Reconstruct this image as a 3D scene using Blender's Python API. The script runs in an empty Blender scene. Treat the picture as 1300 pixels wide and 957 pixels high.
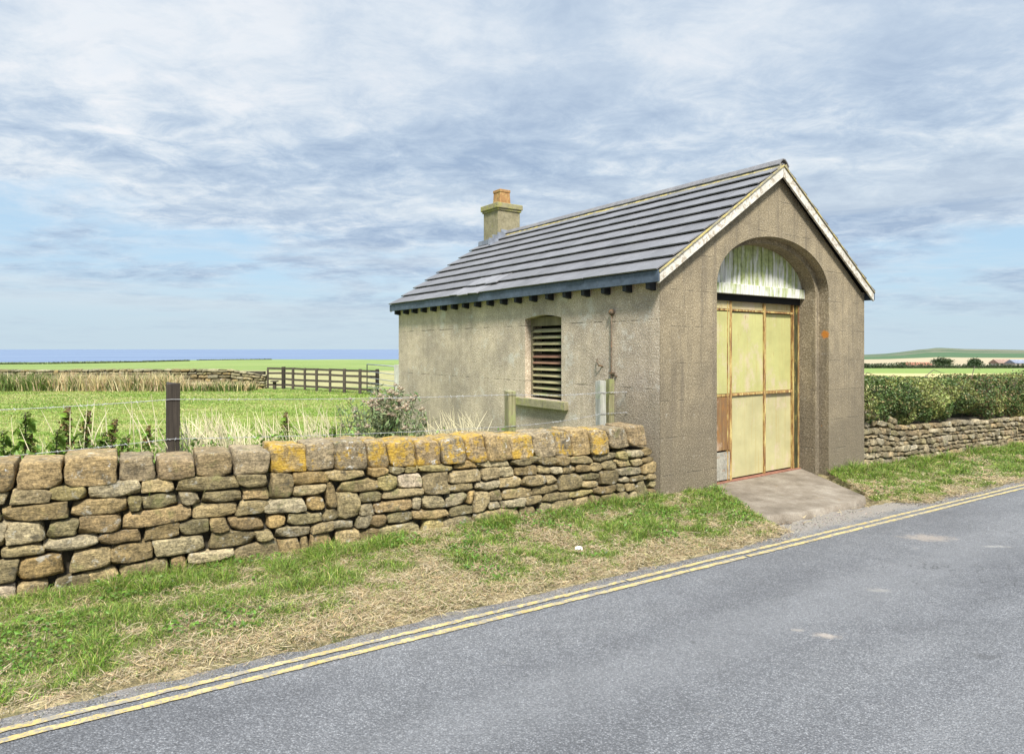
import bpy, bmesh, math, random
import numpy as np
from mathutils import Vector, Matrix, noise as mn

random.seed(7)
rng = np.random.default_rng(11)
scene = bpy.context.scene
col = scene.collection
EYE = 1.8
F = 830.0

# ------------------------------------------------------------------ layout
R0 = np.array([-1.179, 3.913]); RA = math.radians(33.5)
RU = np.array([math.cos(RA), math.sin(RA)]); RV = np.array([-math.sin(RA), math.cos(RA)])
def to_uv(x, y):
    dx, dy = x - R0[0], y - R0[1]
    return dx*RU[0] + dy*RU[1], dx*RV[0] + dy*RV[1]
def to_xy(u, v):
    return R0[0] + u*RU[0] + v*RV[0], R0[1] + u*RU[1] + v*RV[1]
def ss(a, b, x):
    t = np.clip((x - a)/(b - a), 0, 1)
    return t*t*(3 - 2*t)
TAB = np.random.default_rng(5).random((256, 256))
def vn(x, y, seed=0):
    x = np.asarray(x, float) + seed*17.31; y = np.asarray(y, float) + seed*9.77
    xi = np.floor(x).astype(int); yi = np.floor(y).astype(int)
    fx = x - xi; fy = y - yi
    fx = fx*fx*(3-2*fx); fy = fy*fy*(3-2*fy)
    g = lambda a, b: TAB[a % 256, b % 256]
    return ((g(xi, yi)*(1-fx) + g(xi+1, yi)*fx)*(1-fy) + (g(xi, yi+1)*(1-fx) + g(xi+1, yi+1)*fx)*fy)
def fbm(x, y, seed=0, o=4):
    s = 0; a = .5; t = 0
    for i in range(o):
        s = s + a*vn(x*2**i, y*2**i, seed+i); t += a; a *= .5
    return s/t
def zr(u):
    return -.1 - .018*np.clip(u, -25, 60)
def zb(u):
    return np.interp(u, [-60, 4.2, 5.6, 9.77, 15.6, 40, 90], [0, 0, -.04, -.19, -.25, -.6, -1.2])
def wall_v(u):
    return np.interp(u, [-60, -1.65, 4.8, 9.77, 15.6, 60], [2.4, 2.051, 1.807, 1.952, 1.738, 1.6])
HP = ([.50, .541, .59, .62, .648, .70, .783, .9, 1.1], [451, 450, 448, 444, 441, 443, 444, 446, 450])
def far(x, y):
    x = np.asarray(x, float); y = np.asarray(y, float)
    yy = np.maximum(y, 1.0); a = x/yy
    # left, towards the sea
    edge = -.95 - .75*ss(-.35, -.8, a)
    L = np.interp(yy, [0, 27, 60], [0, 0.04, .0])
    L = np.where(yy > 60, edge*ss(60, 160, yy), L)
    L = L - 62*ss(170, 420, yy)
    # right, towards the hill
    hz = EYE + (443 - np.interp(a, *HP))/F*1500
    R = np.interp(yy, [0, 15, 20, 60, 300, 400], [-.2, -.25, -.3, -.95, -6.9, -6.4])
    w = np.clip((yy - 400)/1100, 0, 1)
    R = np.where(yy > 400, -6.4*(1-w) + hz*w + 1.2*np.sin(w*9)*w*(1-w)*2, R)
    R = np.where(yy > 1500, hz - (yy-1500)*.06, R)
    b = ss(-.05, .45, a)*ss(9, 22, yy)
    b = np.where(yy < 22, b, ss(-.05, .45, a))
    return L*(1-b) + R*b
def road_e(u):
    return .30 + .34*ss(5.0, 5.5, u)*ss(8.3, 7.7, u)
def in_apron(u, v):
    f = np.clip((1.95 - v)/(1.95 - .72), 0, 1)
    left = 5.93*(1-f) + 5.40*f; right = 8.68*(1-f) + 7.66*f
    return (u > left) & (u < right) & (v > .60)
def gz(x, y):
    x = np.asarray(x, float); y = np.asarray(y, float)
    u, v = to_uv(x, y)
    wv = wall_v(u)
    e = road_e(u)
    t = np.clip((v - e)/(wv - e), 0, 1)
    rim = zr(u) + .015
    bump = (fbm(u*2.2, v*2.2, 3) - .5)*.07
    ver = rim*(1-t) + zb(u)*t + bump*np.sin(np.pi*np.clip(t, 0, 1))**.6
    fld = zb(u)*(1 - ss(2.2, 8, v)) + far(x, y)*ss(2.2, 8, v)
    z = np.where(v < wv, ver, fld)
    z = np.where(in_apron(u, v) & (v < 2.75), z - .12, z)
    z = np.where(v < e, zr(u) - .05, z)
    z = np.where(v < -5.9, zr(u) + .03, z)
    return z
def ray(px, py, z):
    d = (z - EYE)/((443 - py)/F)
    return ((px - 650)/F*d, d)
def at(px, d):
    return (px - 650)/F*d

# ------------------------------------------------------------------ object helpers
def tag(o, label=None, cat=None, group=None, kind=None):
    if label: o['label'] = label
    if cat: o['category'] = cat
    if group: o['group'] = group
    if kind: o['kind'] = kind
    return o
def empty(name, loc=(0, 0, 0), rz=0):
    o = bpy.data.objects.new(name, None); col.objects.link(o)
    o.location = loc; o.rotation_euler = (0, 0, rz); o.empty_display_size = .2
    return o
def link(name, me, mat=None, parent=None, loc=(0, 0, 0)):
    o = bpy.data.objects.new(name, me); col.objects.link(o)
    if mat and not me.materials: me.materials.append(mat)
    if parent: o.parent = parent
    o.location = loc
    return o
def copy_tree(o, parent=None):
    c = o.copy(); col.objects.link(c); c.parent = parent
    for ch in list(o.children): copy_tree(ch, c)
    return c
def np_mesh(name, V, tris=None, quads=None, cols=None, smooth=False):
    me = bpy.data.meshes.new(name)
    V = np.asarray(V, np.float32)
    me.vertices.add(len(V)); me.vertices.foreach_set('co', V.ravel())
    li = []; st = []; n = 0
    if quads is not None and len(quads):
        q = np.asarray(quads, np.int32); li.append(q.ravel()); st.append(np.arange(len(q))*4); n = len(q)*4
    if tris is not None and len(tris):
        t = np.asarray(tris, np.int32); li.append(t.ravel()); st.append(n + np.arange(len(t))*3)
    li = np.concatenate(li); st = np.concatenate(st)
    me.loops.add(len(li)); me.loops.foreach_set('vertex_index', li.astype(np.int32))
    me.polygons.add(len(st)); me.polygons.foreach_set('loop_start', st.astype(np.int32))
    me.update(calc_edges=True); me.validate()
    if smooth: me.polygons.foreach_set('use_smooth', np.ones(len(me.polygons), bool))
    else: me.polygons.foreach_set('use_smooth', np.zeros(len(me.polygons), bool))
    if cols is not None:
        c = np.ones((len(V), 4), np.float32); c[:, :np.asarray(cols).shape[1]] = cols
        a = me.color_attributes.new('Col', 'FLOAT_COLOR', 'POINT')
        a.data.foreach_set('color', c.ravel())
    return me
class MB:
    def __init__(s): s.v = []; s.f = []; s.c = []; s.cur = (1, 1, 1, 1)
    def add(s, vs, fs):
        b = len(s.v); s.v += [tuple(v) for v in vs]; s.f += [tuple(b+i for i in f) for f in fs]
        s.c += [s.cur]*len(vs)
    def box(s, x0, x1, y0, y1, z0, z1, M=None, jit=0):
        vs = [Vector((x, y, z)) for x in (x0, x1) for y in (y0, y1) for z in (z0, z1)]
        if jit: vs = [v + Vector([random.uniform(-jit, jit) for _ in range(3)]) for v in vs]
        if M: vs = [M @ v for v in vs]
        s.add(vs, [(0, 1, 3, 2), (4, 6, 7, 5), (0, 4, 5, 1), (2, 3, 7, 6), (0, 2, 6, 4), (1, 5, 7, 3)])
    def bar(s, a, b, w, h, up=(0, 0, 1)):
        a = Vector(a); b = Vector(b); d = (b-a); L = d.length; d.normalize()
        x = d.cross(Vector(up));
        if x.length < 1e-4: x = d.cross(Vector((1, 0, 0)))
        x.normalize(); z = x.cross(d)
        vs = []
        for p in (a, b):
            for i, j in ((-1, -1), (1, -1), (1, 1), (-1, 1)): vs.append(p + x*i*w/2 + z*j*h/2)
        s.add(vs, [(3, 2, 1, 0), (4, 5, 6, 7)] + [(i, (i+1) % 4, 4+(i+1) % 4, 4+i) for i in range(4)])
    def tube(s, pts, r, n=8, cap=True):
        pts = [Vector(p) for p in pts]; rs = r if isinstance(r, (list, tuple)) else [r]*len(pts)
        vs = []; fs = []
        for i, p in enumerate(pts):
            d = (pts[min(i+1, len(pts)-1)] - pts[max(i-1, 0)]).normalized()
            x = d.orthogonal().normalized() if abs(d.z) < .9 else d.cross(Vector((0, 1, 0))).normalized()
            if abs(d.z) < .9: x = d.cross(Vector((0, 0, 1))).normalized()
            y = d.cross(x)
            for k in range(n):
                a = 2*math.pi*k/n; vs.append(p + (x*math.cos(a) + y*math.sin(a))*rs[i])
        for i in range(len(pts)-1):
            for k in range(n): fs.append((i*n+k, i*n+(k+1) % n, (i+1)*n+(k+1) % n, (i+1)*n+k))
        if cap: fs += [tuple(reversed(range(n))), tuple(range((len(pts)-1)*n, len(pts)*n))]
        s.add(vs, fs)
    def build(s, name, mat, parent=None, bevel=0, smooth=False, col_attr=False, loc=(0, 0, 0), seg=2):
        me = bpy.data.meshes.new(name); me.from_pydata(s.v, [], s.f)
        bm = bmesh.new(); bm.from_mesh(me); bmesh.ops.recalc_face_normals(bm, faces=bm.faces); bm.to_mesh(me); bm.free()
        if col_attr:
            a = me.color_attributes.new('Col', 'FLOAT_COLOR', 'POINT')
            a.data.foreach_set('color', np.array([(c+(1,))[:4] for c in s.c], np.float32).ravel())
        if smooth:
            for p in me.polygons: p.use_smooth = True
        o = link(name, me, mat, parent, loc)
        if bevel:
            m = o.modifiers.new('bevel', 'BEVEL'); m.width = bevel; m.segments = seg; m.limit_method = 'ANGLE'
        return o

# ------------------------------------------------------------------ material helpers
class NT:
    def __init__(s, name):
        s.m = bpy.data.materials.new(name); s.m.use_nodes = True; s.t = s.m.node_tree
        s.b = s.t.nodes['Principled BSDF']; s.b.inputs['Roughness'].default_value = .85
        s.b.inputs['Specular IOR Level'].default_value = .3
        s.tc = s.t.nodes.new('ShaderNodeTexCoord'); s.P = s.tc.outputs['Object']
    def lk(s, inp, v):
        if v is None: return
        if hasattr(v, 'is_output'): s.t.links.new(v, inp)
        else:
            if isinstance(v, tuple) and len(v) == 3 and inp.type == 'RGBA': v = v + (1,)
            inp.default_value = v
    def noise(s, scale, detail=4, rough=.55, vec=None, dist=0, out='Fac'):
        n = s.t.nodes.new('ShaderNodeTexNoise'); s.lk(n.inputs['Vector'], vec or s.P)
        n.inputs['Scale'].default_value = scale; n.inputs['Detail'].default_value = detail
        n.inputs['Roughness'].default_value = rough; n.inputs['Distortion'].default_value = dist
        return n.outputs[out]
    def voro(s, scale, vec=None, feature='F1', out='Distance', rnd=1):
        n = s.t.nodes.new('ShaderNodeTexVoronoi'); n.feature = feature; s.lk(n.inputs['Vector'], vec or s.P)
        n.inputs['Scale'].default_value = scale; n.inputs['Randomness'].default_value = rnd
        return n.outputs[out]
    def map(s, scale=(1, 1, 1), rot=(0, 0, 0), loc=(0, 0, 0), vec=None):
        n = s.t.nodes.new('ShaderNodeMapping'); s.lk(n.inputs['Vector'], vec or s.P)
        n.inputs['Scale'].default_value = scale; n.inputs['Rotation'].default_value = rot; n.inputs['Location'].default_value = loc
        return n.outputs[0]
    def ramp(s, fac, stops, interp='LINEAR'):
        n = s.t.nodes.new('ShaderNodeValToRGB'); s.lk(n.inputs[0], fac); e = n.color_ramp.elements
        n.color_ramp.interpolation = interp
        while len(e) < len(stops): e.new(.5)
        for i, (p, c) in enumerate(stops):
            e[i].position = p
            if not isinstance(c, tuple): c = (c, c, c)
            e[i].color = c + (1,) if len(c) == 3 else c
        return n.outputs[0]
    def mix(s, f, a, b, blend='MIX'):
        n = s.t.nodes.new('ShaderNodeMix'); n.data_type = 'RGBA'; n.blend_type = blend; n.clamp_factor = True
        s.lk(n.inputs['Factor'], f); s.lk(n.inputs['A'] if False else n.inputs[6], a); s.lk(n.inputs[7], b)
        return n.outputs[2]
    def math(s, op, a, b=None, clamp=False):
        n = s.t.nodes.new('ShaderNodeMath'); n.operation = op; n.use_clamp = clamp
        s.lk(n.inputs[0], a); s.lk(n.inputs[1], b); return n.outputs[0]
    def rng(s, v, a, b, c=0., d=1.):
        n = s.t.nodes.new('ShaderNodeMapRange'); n.interpolation_type = 'SMOOTHSTEP'; s.lk(n.inputs[0], v)
        n.inputs[1].default_value = a; n.inputs[2].default_value = b; n.inputs[3].default_value = c; n.inputs[4].default_value = d
        return n.outputs[0]
    def sep(s, v=None):
        n = s.t.nodes.new('ShaderNodeSeparateXYZ'); s.lk(n.inputs[0], v or s.P); return n.outputs
    def attr(s, name='Col', out='Color'):
        n = s.t.nodes.new('ShaderNodeAttribute'); n.attribute_name = name; return n.outputs[out]
    def rand(s):
        return s.t.nodes.new('ShaderNodeObjectInfo').outputs['Random']
    def bump(s, h, strength=.4, dist=.01, normal=None):
        n = s.t.nodes.new('ShaderNodeBump'); s.lk(n.inputs['Height'], h); n.inputs['Strength'].default_value = strength
        n.inputs['Distance'].default_value = dist; s.lk(n.inputs['Normal'], normal); return n.outputs[0]
    def out(s, color=None, rough=None, normal=None, metal=None, spec=None):
        s.lk(s.b.inputs['Base Color'], color); s.lk(s.b.inputs['Roughness'], rough); s.lk(s.b.inputs['Normal'], normal)
        s.lk(s.b.inputs['Metallic'], metal); s.lk(s.b.inputs['Specular IOR Level'], spec)
        return s.m

def mat_render(name, front):
    n = NT(name); z = n.sep()[2]
    sp = n.noise(54, 5, .85); sp2 = n.voro(48); big = n.noise(1.1, 5, .6); med = n.noise(6, 5, .65)
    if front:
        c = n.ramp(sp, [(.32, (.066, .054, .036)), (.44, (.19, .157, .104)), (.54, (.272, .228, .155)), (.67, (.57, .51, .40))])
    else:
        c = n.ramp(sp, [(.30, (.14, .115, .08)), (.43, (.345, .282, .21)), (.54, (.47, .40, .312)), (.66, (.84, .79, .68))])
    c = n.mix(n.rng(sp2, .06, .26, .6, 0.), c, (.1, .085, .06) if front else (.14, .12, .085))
    c = n.mix(.5, c, n.ramp(med, [(.3, (.62, .6, .56)), (.7, (1.25, 1.22, 1.18))]), 'MULTIPLY')
    c = n.mix(.8, c, n.ramp(big, [(.34, (.62, .62, .63)), (.64, (1.18, 1.16, 1.1))]), 'MULTIPLY')
    # runs and damp patches with their own ragged shape
    vs = n.noise(1, 6, .7, n.map((8, 8, .45)))
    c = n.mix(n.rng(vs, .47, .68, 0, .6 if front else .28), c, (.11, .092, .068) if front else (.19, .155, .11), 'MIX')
    if front:
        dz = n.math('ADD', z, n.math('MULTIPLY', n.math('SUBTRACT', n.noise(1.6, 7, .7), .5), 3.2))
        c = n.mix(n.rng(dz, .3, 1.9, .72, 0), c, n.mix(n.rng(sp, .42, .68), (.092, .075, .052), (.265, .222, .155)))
        c = n.mix(n.rng(n.noise(13, 7, .75), .59, .68, 0, .6), c, (.36, .335, .28))
    else:
        dz = n.math('ADD', z, n.math('MULTIPLY', n.math('SUBTRACT', n.noise(1.2, 6, .7), .5), 1.3))
        c = n.mix(n.rng(dz, .2, .8, .3, 0), c, (.23, .195, .135))
        c = n.mix(n.rng(n.noise(2.6, 6, .7), .54, .68, 0, .5), c, (.56, .55, .49))
        for sy, sz, ra, am in ((.30, .45, 1.0, .6), (2.35, .55, .55, .35), (5.6, .5, 1.1, .2)):
            dn = n.t.nodes.new('ShaderNodeVectorMath'); dn.operation = 'DISTANCE'; n.lk(dn.inputs[0], n.P); dn.inputs[1].default_value = (0, sy, sz)
            c = n.mix(n.rng(n.math('ADD', dn.outputs['Value'], n.math('MULTIPLY', n.math('SUBTRACT', n.noise(4, 7, .75), .5), .9)), ra*.55, ra, am, 0), c, n.mix(n.rng(sp, .42, .66), (.13, .11, .075), (.27, .235, .17)))
    if front:
        for (sx, sy, sz, rr_) in ((3.85, .06, 2.03, .075), (3.83, .1, .58, .035)):
            dn = n.t.nodes.new('ShaderNodeVectorMath'); dn.operation = 'DISTANCE'; n.lk(dn.inputs[0], n.P); dn.inputs[1].default_value = (sx, sy, sz)
            c = n.mix(n.rng(n.math('ADD', dn.outputs['Value'], n.math('MULTIPLY', n.math('SUBTRACT', n.noise(24, 5, .7), .5), .1)), rr_*.55, rr_, .9, 0), c, (.46, .17, .02))
    # board marks of the shuttering
    k = 2.15 if front else 1.15
    wz = n.math('ADD', z, n.math('MULTIPLY', n.noise(2.2, 2), .02))
    fr = n.math('ABSOLUTE', n.math('SUBTRACT', n.math('FRACT', n.math('MULTIPLY', wz, k)), .5))
    ln = n.math('MULTIPLY', n.rng(fr, .0, .016, 1, 0), n.rng(n.noise(3.1, 5, .7), .46, .58))
    c = n.mix(n.math('MULTIPLY', ln, .7), c, (.05, .045, .035))
    h = n.math('ADD', n.math('MULTIPLY', sp, .8), n.math('ADD', n.math('MULTIPLY', sp2, .9), n.math('MULTIPLY', ln, -1.2)))
    nb = n.bump(n.math('ADD', h, n.math('MULTIPLY', med, .25)), .45, .008)
    return n.out(c, .93, nb)
def mat_stone():
    n = NT('weathered_sandstone'); a = n.attr(); li = n.attr('Col', 'Alpha')
    P = n.P
    grain = n.noise(48, 5, .8); med = n.noise(13, 7, .75); bed = n.noise(1, 6, .7, n.map((7, 7, 40)), .6)
    c = n.mix(.85, a, n.ramp(med, [(.32, (.42, .40, .37)), (.5, (.98, .96, .92)), (.68, (1.6, 1.54, 1.42))]), 'MULTIPLY')
    c = n.mix(.6, c, n.ramp(bed, [(.3, (.55, .54, .52)), (.65, (1.25, 1.22, 1.16))]), 'MULTIPLY')
    c = n.mix(.9, c, n.ramp(grain, [(.33, (.36, .35, .33)), (.5, (1, 1, 1)), (.66, (1.7, 1.66, 1.58))]), 'MULTIPLY')
    c = n.mix(n.rng(n.noise(9, 7, .75, n.map(loc=(7, 3, 1))), .55, .66, 0, .7), c, (.06, .055, .042))
    c = n.mix(n.rng(n.noise(10, 7, .75, n.map(loc=(1, 9, 4))), .58, .64, 0, .6), c, (.40, .385, .33))
    c = n.mix(n.rng(n.noise(5, 4, .6, n.map(loc=(4, 4, 4))), .58, .7, 0, .4), c, (.15, .16, .05))
    ye = n.noise(10, 7, .74, n.map(loc=(2, 2, 8)))
    lm = n.math('ADD', ye, n.math('MULTIPLY', li, .34))
    c = n.mix(n.rng(lm, .735, .85, 0, .88), c, n.ramp(grain, [(.35, (.30, .165, .02)), (.65, (.54, .36, .05))]))
    wl = n.noise(9, 6, .7, n.map(loc=(8, 1, 3)))
    wm = n.math('ADD', wl, n.math('MULTIPLY', li, .1))
    c = n.mix(n.rng(wm, .69, .73, 0, .85), c, (.58, .57, .53))
    h = n.math('ADD', n.math('MULTIPLY', grain, .35), n.math('ADD', n.math('MULTIPLY', med, 1.3), n.math('MULTIPLY', bed, 1.0)))
    return n.out(c, .94, n.bump(h, 1.0, .02))
def mat_flat(name, c, var=.35, scale=20, rough=.8, bump=.2, spec=.3, stretch=(1, 1, 1), spots=None):
    n = NT(name); no = n.noise(scale, 5, .6, n.map(stretch)); big = n.noise(scale*.15, 4, .6)
    cc = n.mix(1, c + (1,), n.ramp(no, [(.3, (1-var,)*3), (.7, (1+var,)*3)]), 'MULTIPLY')
    cc = n.mix(.7, cc, n.ramp(big, [(.35, (.75,)*3), (.65, (1.15,)*3)]), 'MULTIPLY')
    if spots: cc = n.mix(n.rng(n.noise(scale*.6, 5, .7, n.map(stretch, loc=(3, 5, 7))), spots[1], spots[1]+.06, 0, spots[2]), cc, spots[0])
    return n.out(cc, rough, n.bump(no, bump, .006), spec=spec)
def mat_leaf(name, gloss=.45, var=.3):
    n = NT(name); a = n.attr()
    c = n.mix(1, a, n.ramp(n.noise(30, 2), [(.3, (1-var,)*3), (.7, (1+var,)*3)]), 'MULTIPLY')
    m = n.out(c, gloss, spec=.35)
    tr = n.t.nodes.new('ShaderNodeBsdfTranslucent'); n.lk(tr.inputs[0], c)
    ms = n.t.nodes.new('ShaderNodeMixShader'); ms.inputs[0].default_value = .28
    n.t.links.new(n.b.outputs[0], ms.inputs[1]); n.t.links.new(tr.outputs[0], ms.inputs[2])
    n.t.links.new(ms.outputs[0], n.t.nodes['Material Output'].inputs['Surface'])
    return m
def mat_wood(name, c1, c2, algae=None, rough=.85, axis=2):
    n = NT(name); st = [40, 40, 40]; st[axis] = 2.2
    g = n.noise(1, 6, .65, n.map(tuple(st))); b = n.noise(3, 4, .6)
    c = n.ramp(g, [(.3, c1), (.7, c2)])
    c = n.mix(.6, c, n.ramp(b, [(.3, (.65,)*3), (.7, (1.2,)*3)]), 'MULTIPLY')
    if algae: c = n.mix(n.rng(n.noise(4.5, 6, .7, n.map(loc=(3, 1, 5))), algae[1], algae[1]+.12, 0, algae[2]), c, algae[0])
    return n.out(c, rough, n.bump(g, .5, .006))

def ground_mat():
    n = NT('pasture_and_fields'); x, y, z = n.sep()
    wob = n.math('MULTIPLY', n.math('SUBTRACT', n.noise(.05, 3), .5), 14)
    yw = n.math('ADD', y, wob)
    pat = n.noise(.35, 6, .65); fine = n.noise(6, 6, .7); streak = n.noise(1, 5, .6, n.map((.25, 1.6, 1)))
    g = n.ramp(n.math('ADD', n.math('MULTIPLY', pat, .5), n.math('MULTIPLY', fine, .5)), [(.36, (.11, .18, .022)), (.5, (.165, .24, .035)), (.64, (.26, .29, .075))])
    g = n.mix(n.rng(streak, .48, .66, 0, .6), g, (.34, .32, .13))
    farg = n.ramp(n.noise(.08, 4), [(.35, (.135, .195, .045)), (.65, (.195, .24, .07))])
    c = n.mix(n.rng(y, 24, 34), g, farg)
    straw = n.ramp(n.noise(.4, 5), [(.3, (.27, .235, .11)), (.7, (.36, .31, .16))])
    isl = n.math('LESS_THAN', n.math('DIVIDE', x, n.math('MAXIMUM', y, 1)), .2)
    isr = n.math('SUBTRACT', 1, isl)
    # tan paddock behind the rail fence, green beyond it
    mL = n.math('MULTIPLY', isl, n.math('MULTIPLY', n.rng(y, 29.5, 31), n.rng(y, 52, 57, 1, 0)))
    c = n.mix(n.math('MULTIPLY', mL, .75), c, straw)
    def strip(a, b, colr, amt=1.):
        nonlocal c
        m = n.math('MULTIPLY', isr, n.math('MULTIPLY', n.rng(yw, a, a*1.04), n.rng(yw, b, b*1.04, 1, 0)))
        c = n.mix(n.math('MULTIPLY', m, amt), c, colr)
    strip(25, 100, n.ramp(n.noise(.3, 5), [(.3, (.34, .30, .11)), (.7, (.45, .39, .18))]))
    strip(100, 235, n.ramp(n.noise(.06, 4), [(.3, (.13, .20, .04)), (.7, (.19, .24, .06))]))
    strip(310, 520, n.ramp(n.noise(.02, 4), [(.3, (.28, .23, .14)), (.7, (.34, .28, .18))]))
    strip(520, 830, (.05, .095, .04))
    hill = n.ramp(n.noise(.006, 6, .6, n.map((.45, 1.6, 1))), [(.38, (.034, .066, .034)), (.48, (.065, .10, .048)), (.55, (.15, .135, .09)), (.7, (.09, .085, .06))])
    strip(830, 9000, hill)
    # trodden soil and straw of the verge
    nv = n.map((1, 1, 1), rot=(0, 0, -RA)); vx, vy, vz = n.sep(nv)
    v0 = float(-R0[0]*math.sin(RA) + R0[1]*math.cos(RA))
    verge = n.ramp(n.noise(4.5, 7, .75), [(.32, (.10, .12, .03)), (.45, (.17, .145, .07)), (.58, (.30, .24, .13)), (.75, (.42, .34, .21))])
    verge = n.mix(.7, verge, n.ramp(n.noise(55, 4, .7), [(.3, (.45, .45, .45)), (.7, (1.35, 1.35, 1.35))]), 'MULTIPLY')
    c = n.mix(n.rng(vy, v0+1.9, v0+2.5, 1, 0), c, verge)
    hgt = n.math('ADD', n.noise(18, 5, .7), n.noise(60, 3))
    return n.out(c, .95, n.bump(hgt, .8, .03))
def road_mat():
    n = NT('worn_asphalt'); x, y, z = n.sep(); P = n.map((1, 1, 1), rot=(0, 0, -RA))
    sp = n.noise(75, 5, .8); vo = n.voro(95, out='Color'); vd = n.voro(95); big = n.noise(1, 6, .6, n.map((.35, 1.5, 1), vec=P)); med = n.noise(4, 5, .65)
    vgrey = n.sep(vo)[0]
    c = n.ramp(sp, [(.30, (.05, .05, .051)), (.5, (.142, .145, .149)), (.72, (.32, .322, .326))])
    c = n.mix(.45, c, n.ramp(vgrey, [(0, (.085, .087, .093)), (.6, (.18, .183, .19)), (1, (.38, .38, .385))]))
    c = n.mix(n.rng(vd, .32, .5, 0, .5), c, (.05, .05, .053))
    c = n.mix(.85, c, n.ramp(big, [(.32, (.80, .80, .81)), (.5, (1, 1, 1)), (.66, (1.16, 1.155, 1.14))]), 'MULTIPLY')
    c = n.mix(.6, c, n.ramp(med, [(.3, (.82,)*3), (.7, (1.14,)*3)]), 'MULTIPLY')
    # pale scuffs and dark oil drips
    c = n.mix(n.rng(n.noise(2.3, 6, .7, n.map(loc=(4, 1, 0))), .64, .72, 0, .22), c, (.3, .28, .25))
    for px, py, rx, ry, cc, am in ((1178, 683, .3, .16, (.34, .28, .22), .5), (1050, 820, .10, .05, (.40, .34, .28), .6), (1012, 812, .05, .03, (.34, .3, .25), .5), (1265, 694, .16, .04, (.38, .36, .32), .6), (880, 830, .025, .03, (.035, .035, .035), .8), (1250, 846, .1, .06, (.06, .06, .06), .5), (1116, 756, .12, .05, (.36, .33, .28), .4)):
        X, Y = ray(px, py, -.2)
        d = n.t.nodes.new('ShaderNodeVectorMath'); d.operation = 'LENGTH'
        n.lk(d.inputs[0], n.map((1/rx, 1/ry, 0), loc=(-X/rx, -Y/ry, 0)))
        dd = n.math('ADD', d.outputs['Value'], n.math('MULTIPLY', n.math('SUBTRACT', n.noise(14, 5, .7), .5), 2.4))
        c = n.mix(n.rng(dd, .25, 1.2, am, 0), c, cc)
    ry = n.sep(P)[1]; v00 = float(-R0[0]*math.sin(RA) + R0[1]*math.cos(RA))
    for tr in (-1.05, -2.55):
        wt = n.math('ABSOLUTE', n.math('SUBTRACT', ry, v00+tr)); wt = n.math('ADD', wt, n.math('MULTIPLY', n.math('SUBTRACT', n.noise(1.2, 5, .7), .5), .5))
        c = n.mix(n.rng(wt, .05, .42, .3, 0), c, n.ramp(sp, [(.3, (.10, .101, .103)), (.7, (.24, .241, .244))]))
    wp = n.t.nodes.new('ShaderNodeVectorMath'); wp.operation = 'ADD'; n.lk(wp.inputs[0], n.P); n.lk(wp.inputs[1], n.noise(2.5, 4, .6, out='Color'))
    ck = n.voro(.55, vec=wp.outputs[0], feature='DISTANCE_TO_EDGE')
    c = n.mix(n.math('MULTIPLY', n.rng(ck, .0, .006, .75, 0), n.rng(n.noise(.8, 4, .6), .52, .62)), c, (.045, .045, .045))
    # loose grit along the verge
    vy = n.sep(P)[1]; v0 = float(-R0[0]*math.sin(RA) + R0[1]*math.cos(RA))
    gv = n.math('ADD', vy, n.math('MULTIPLY', n.math('SUBTRACT', n.noise(5, 6, .7), .5), .5))
    c = n.mix(n.rng(gv, v0+.10, v0+.42, 0, .7), c, n.ramp(sp, [(.3, (.15, .125, .095)), (.5, (.27, .235, .19)), (.7, (.45, .4, .33))]))
    return n.out(c, .8, n.bump(n.math('ADD', sp, n.math('MULTIPLY', vd, -1.2)), .8, .008), spec=.35)
def paint_mat():
    n = NT('worn_yellow_paint')
    c = n.ramp(n.noise(7, 6, .7), [(.3, (.34, .25, .085)), (.5, (.43, .33, .125)), (.7, (.50, .41, .20))])
    c = n.mix(n.rng(n.noise(42, 6, .8), .50, .58, 0, .85), c, (.17, .165, .16))
    c = n.mix(n.rng(n.noise(11, 7, .8, n.map(loc=(5, 5, 5))), .50, .57, 0, .85), c, (.19, .18, .165))
    return n.out(c, .75, n.bump(n.noise(90, 3, .7), .5, .006))
def concrete_mat():
    n = NT('stained_concrete')
    c = n.ramp(n.noise(2.6, 7, .7), [(.28, (.105, .085, .062)), (.5, (.19, .158, .12)), (.72, (.29, .255, .205))])
    c = n.mix(.7, c, n.ramp(n.noise(80, 4, .7), [(.3, (.55,)*3), (.7, (1.35,)*3)]), 'MULTIPLY')
    c = n.mix(n.rng(n.noise(3, 6, .7, n.map(loc=(3, 3, 0))), .66, .74, 0, .4), c, (.30, .18, .06))
    c = n.mix(n.rng(n.noise(1.6, 5, .7, n.map(loc=(9, 2, 0))), .55, .7, 0, .5), c, (.10, .085, .06))
    return n.out(c, .9, n.bump(n.math('ADD', n.noise(70, 4, .7), n.noise(8, 5, .7)), .6, .012))
def door_mat(name, base, rust_amt):
    n = NT(name); x, y, z = n.sep()
    c = n.ramp(n.noise(3, 5, .6), [(.3, tuple(b*.86 for b in base)), (.7, tuple(min(1, b*1.1) for b in base))])
    run = n.noise(1, 6, .7, n.map((26, 26, .9)))
    c = n.mix(n.rng(run, .50, .70, 0, .6), c, (.36, .27, .10))
    c = n.mix(n.rng(n.noise(2.2, 6, .75, n.map((1, 1, .7), loc=(2, 8, 1))), .51, .64, 0, .55), c, (.50, .39, .30))
    c = n.mix(n.rng(n.noise(30, 6, .75), .66, .70, 0, .8), c, (.66, .62, .54))
    c = n.mix(n.rng(n.math('ADD', n.noise(7, 7, .8, n.map((1.6, 1.6, .4))), rust_amt), .62, .72, 0, .8), c, (.25, .12, .035))
    return n.out(c, .62, n.bump(n.noise(5, 3), .25, .01), spec=.4)
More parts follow.
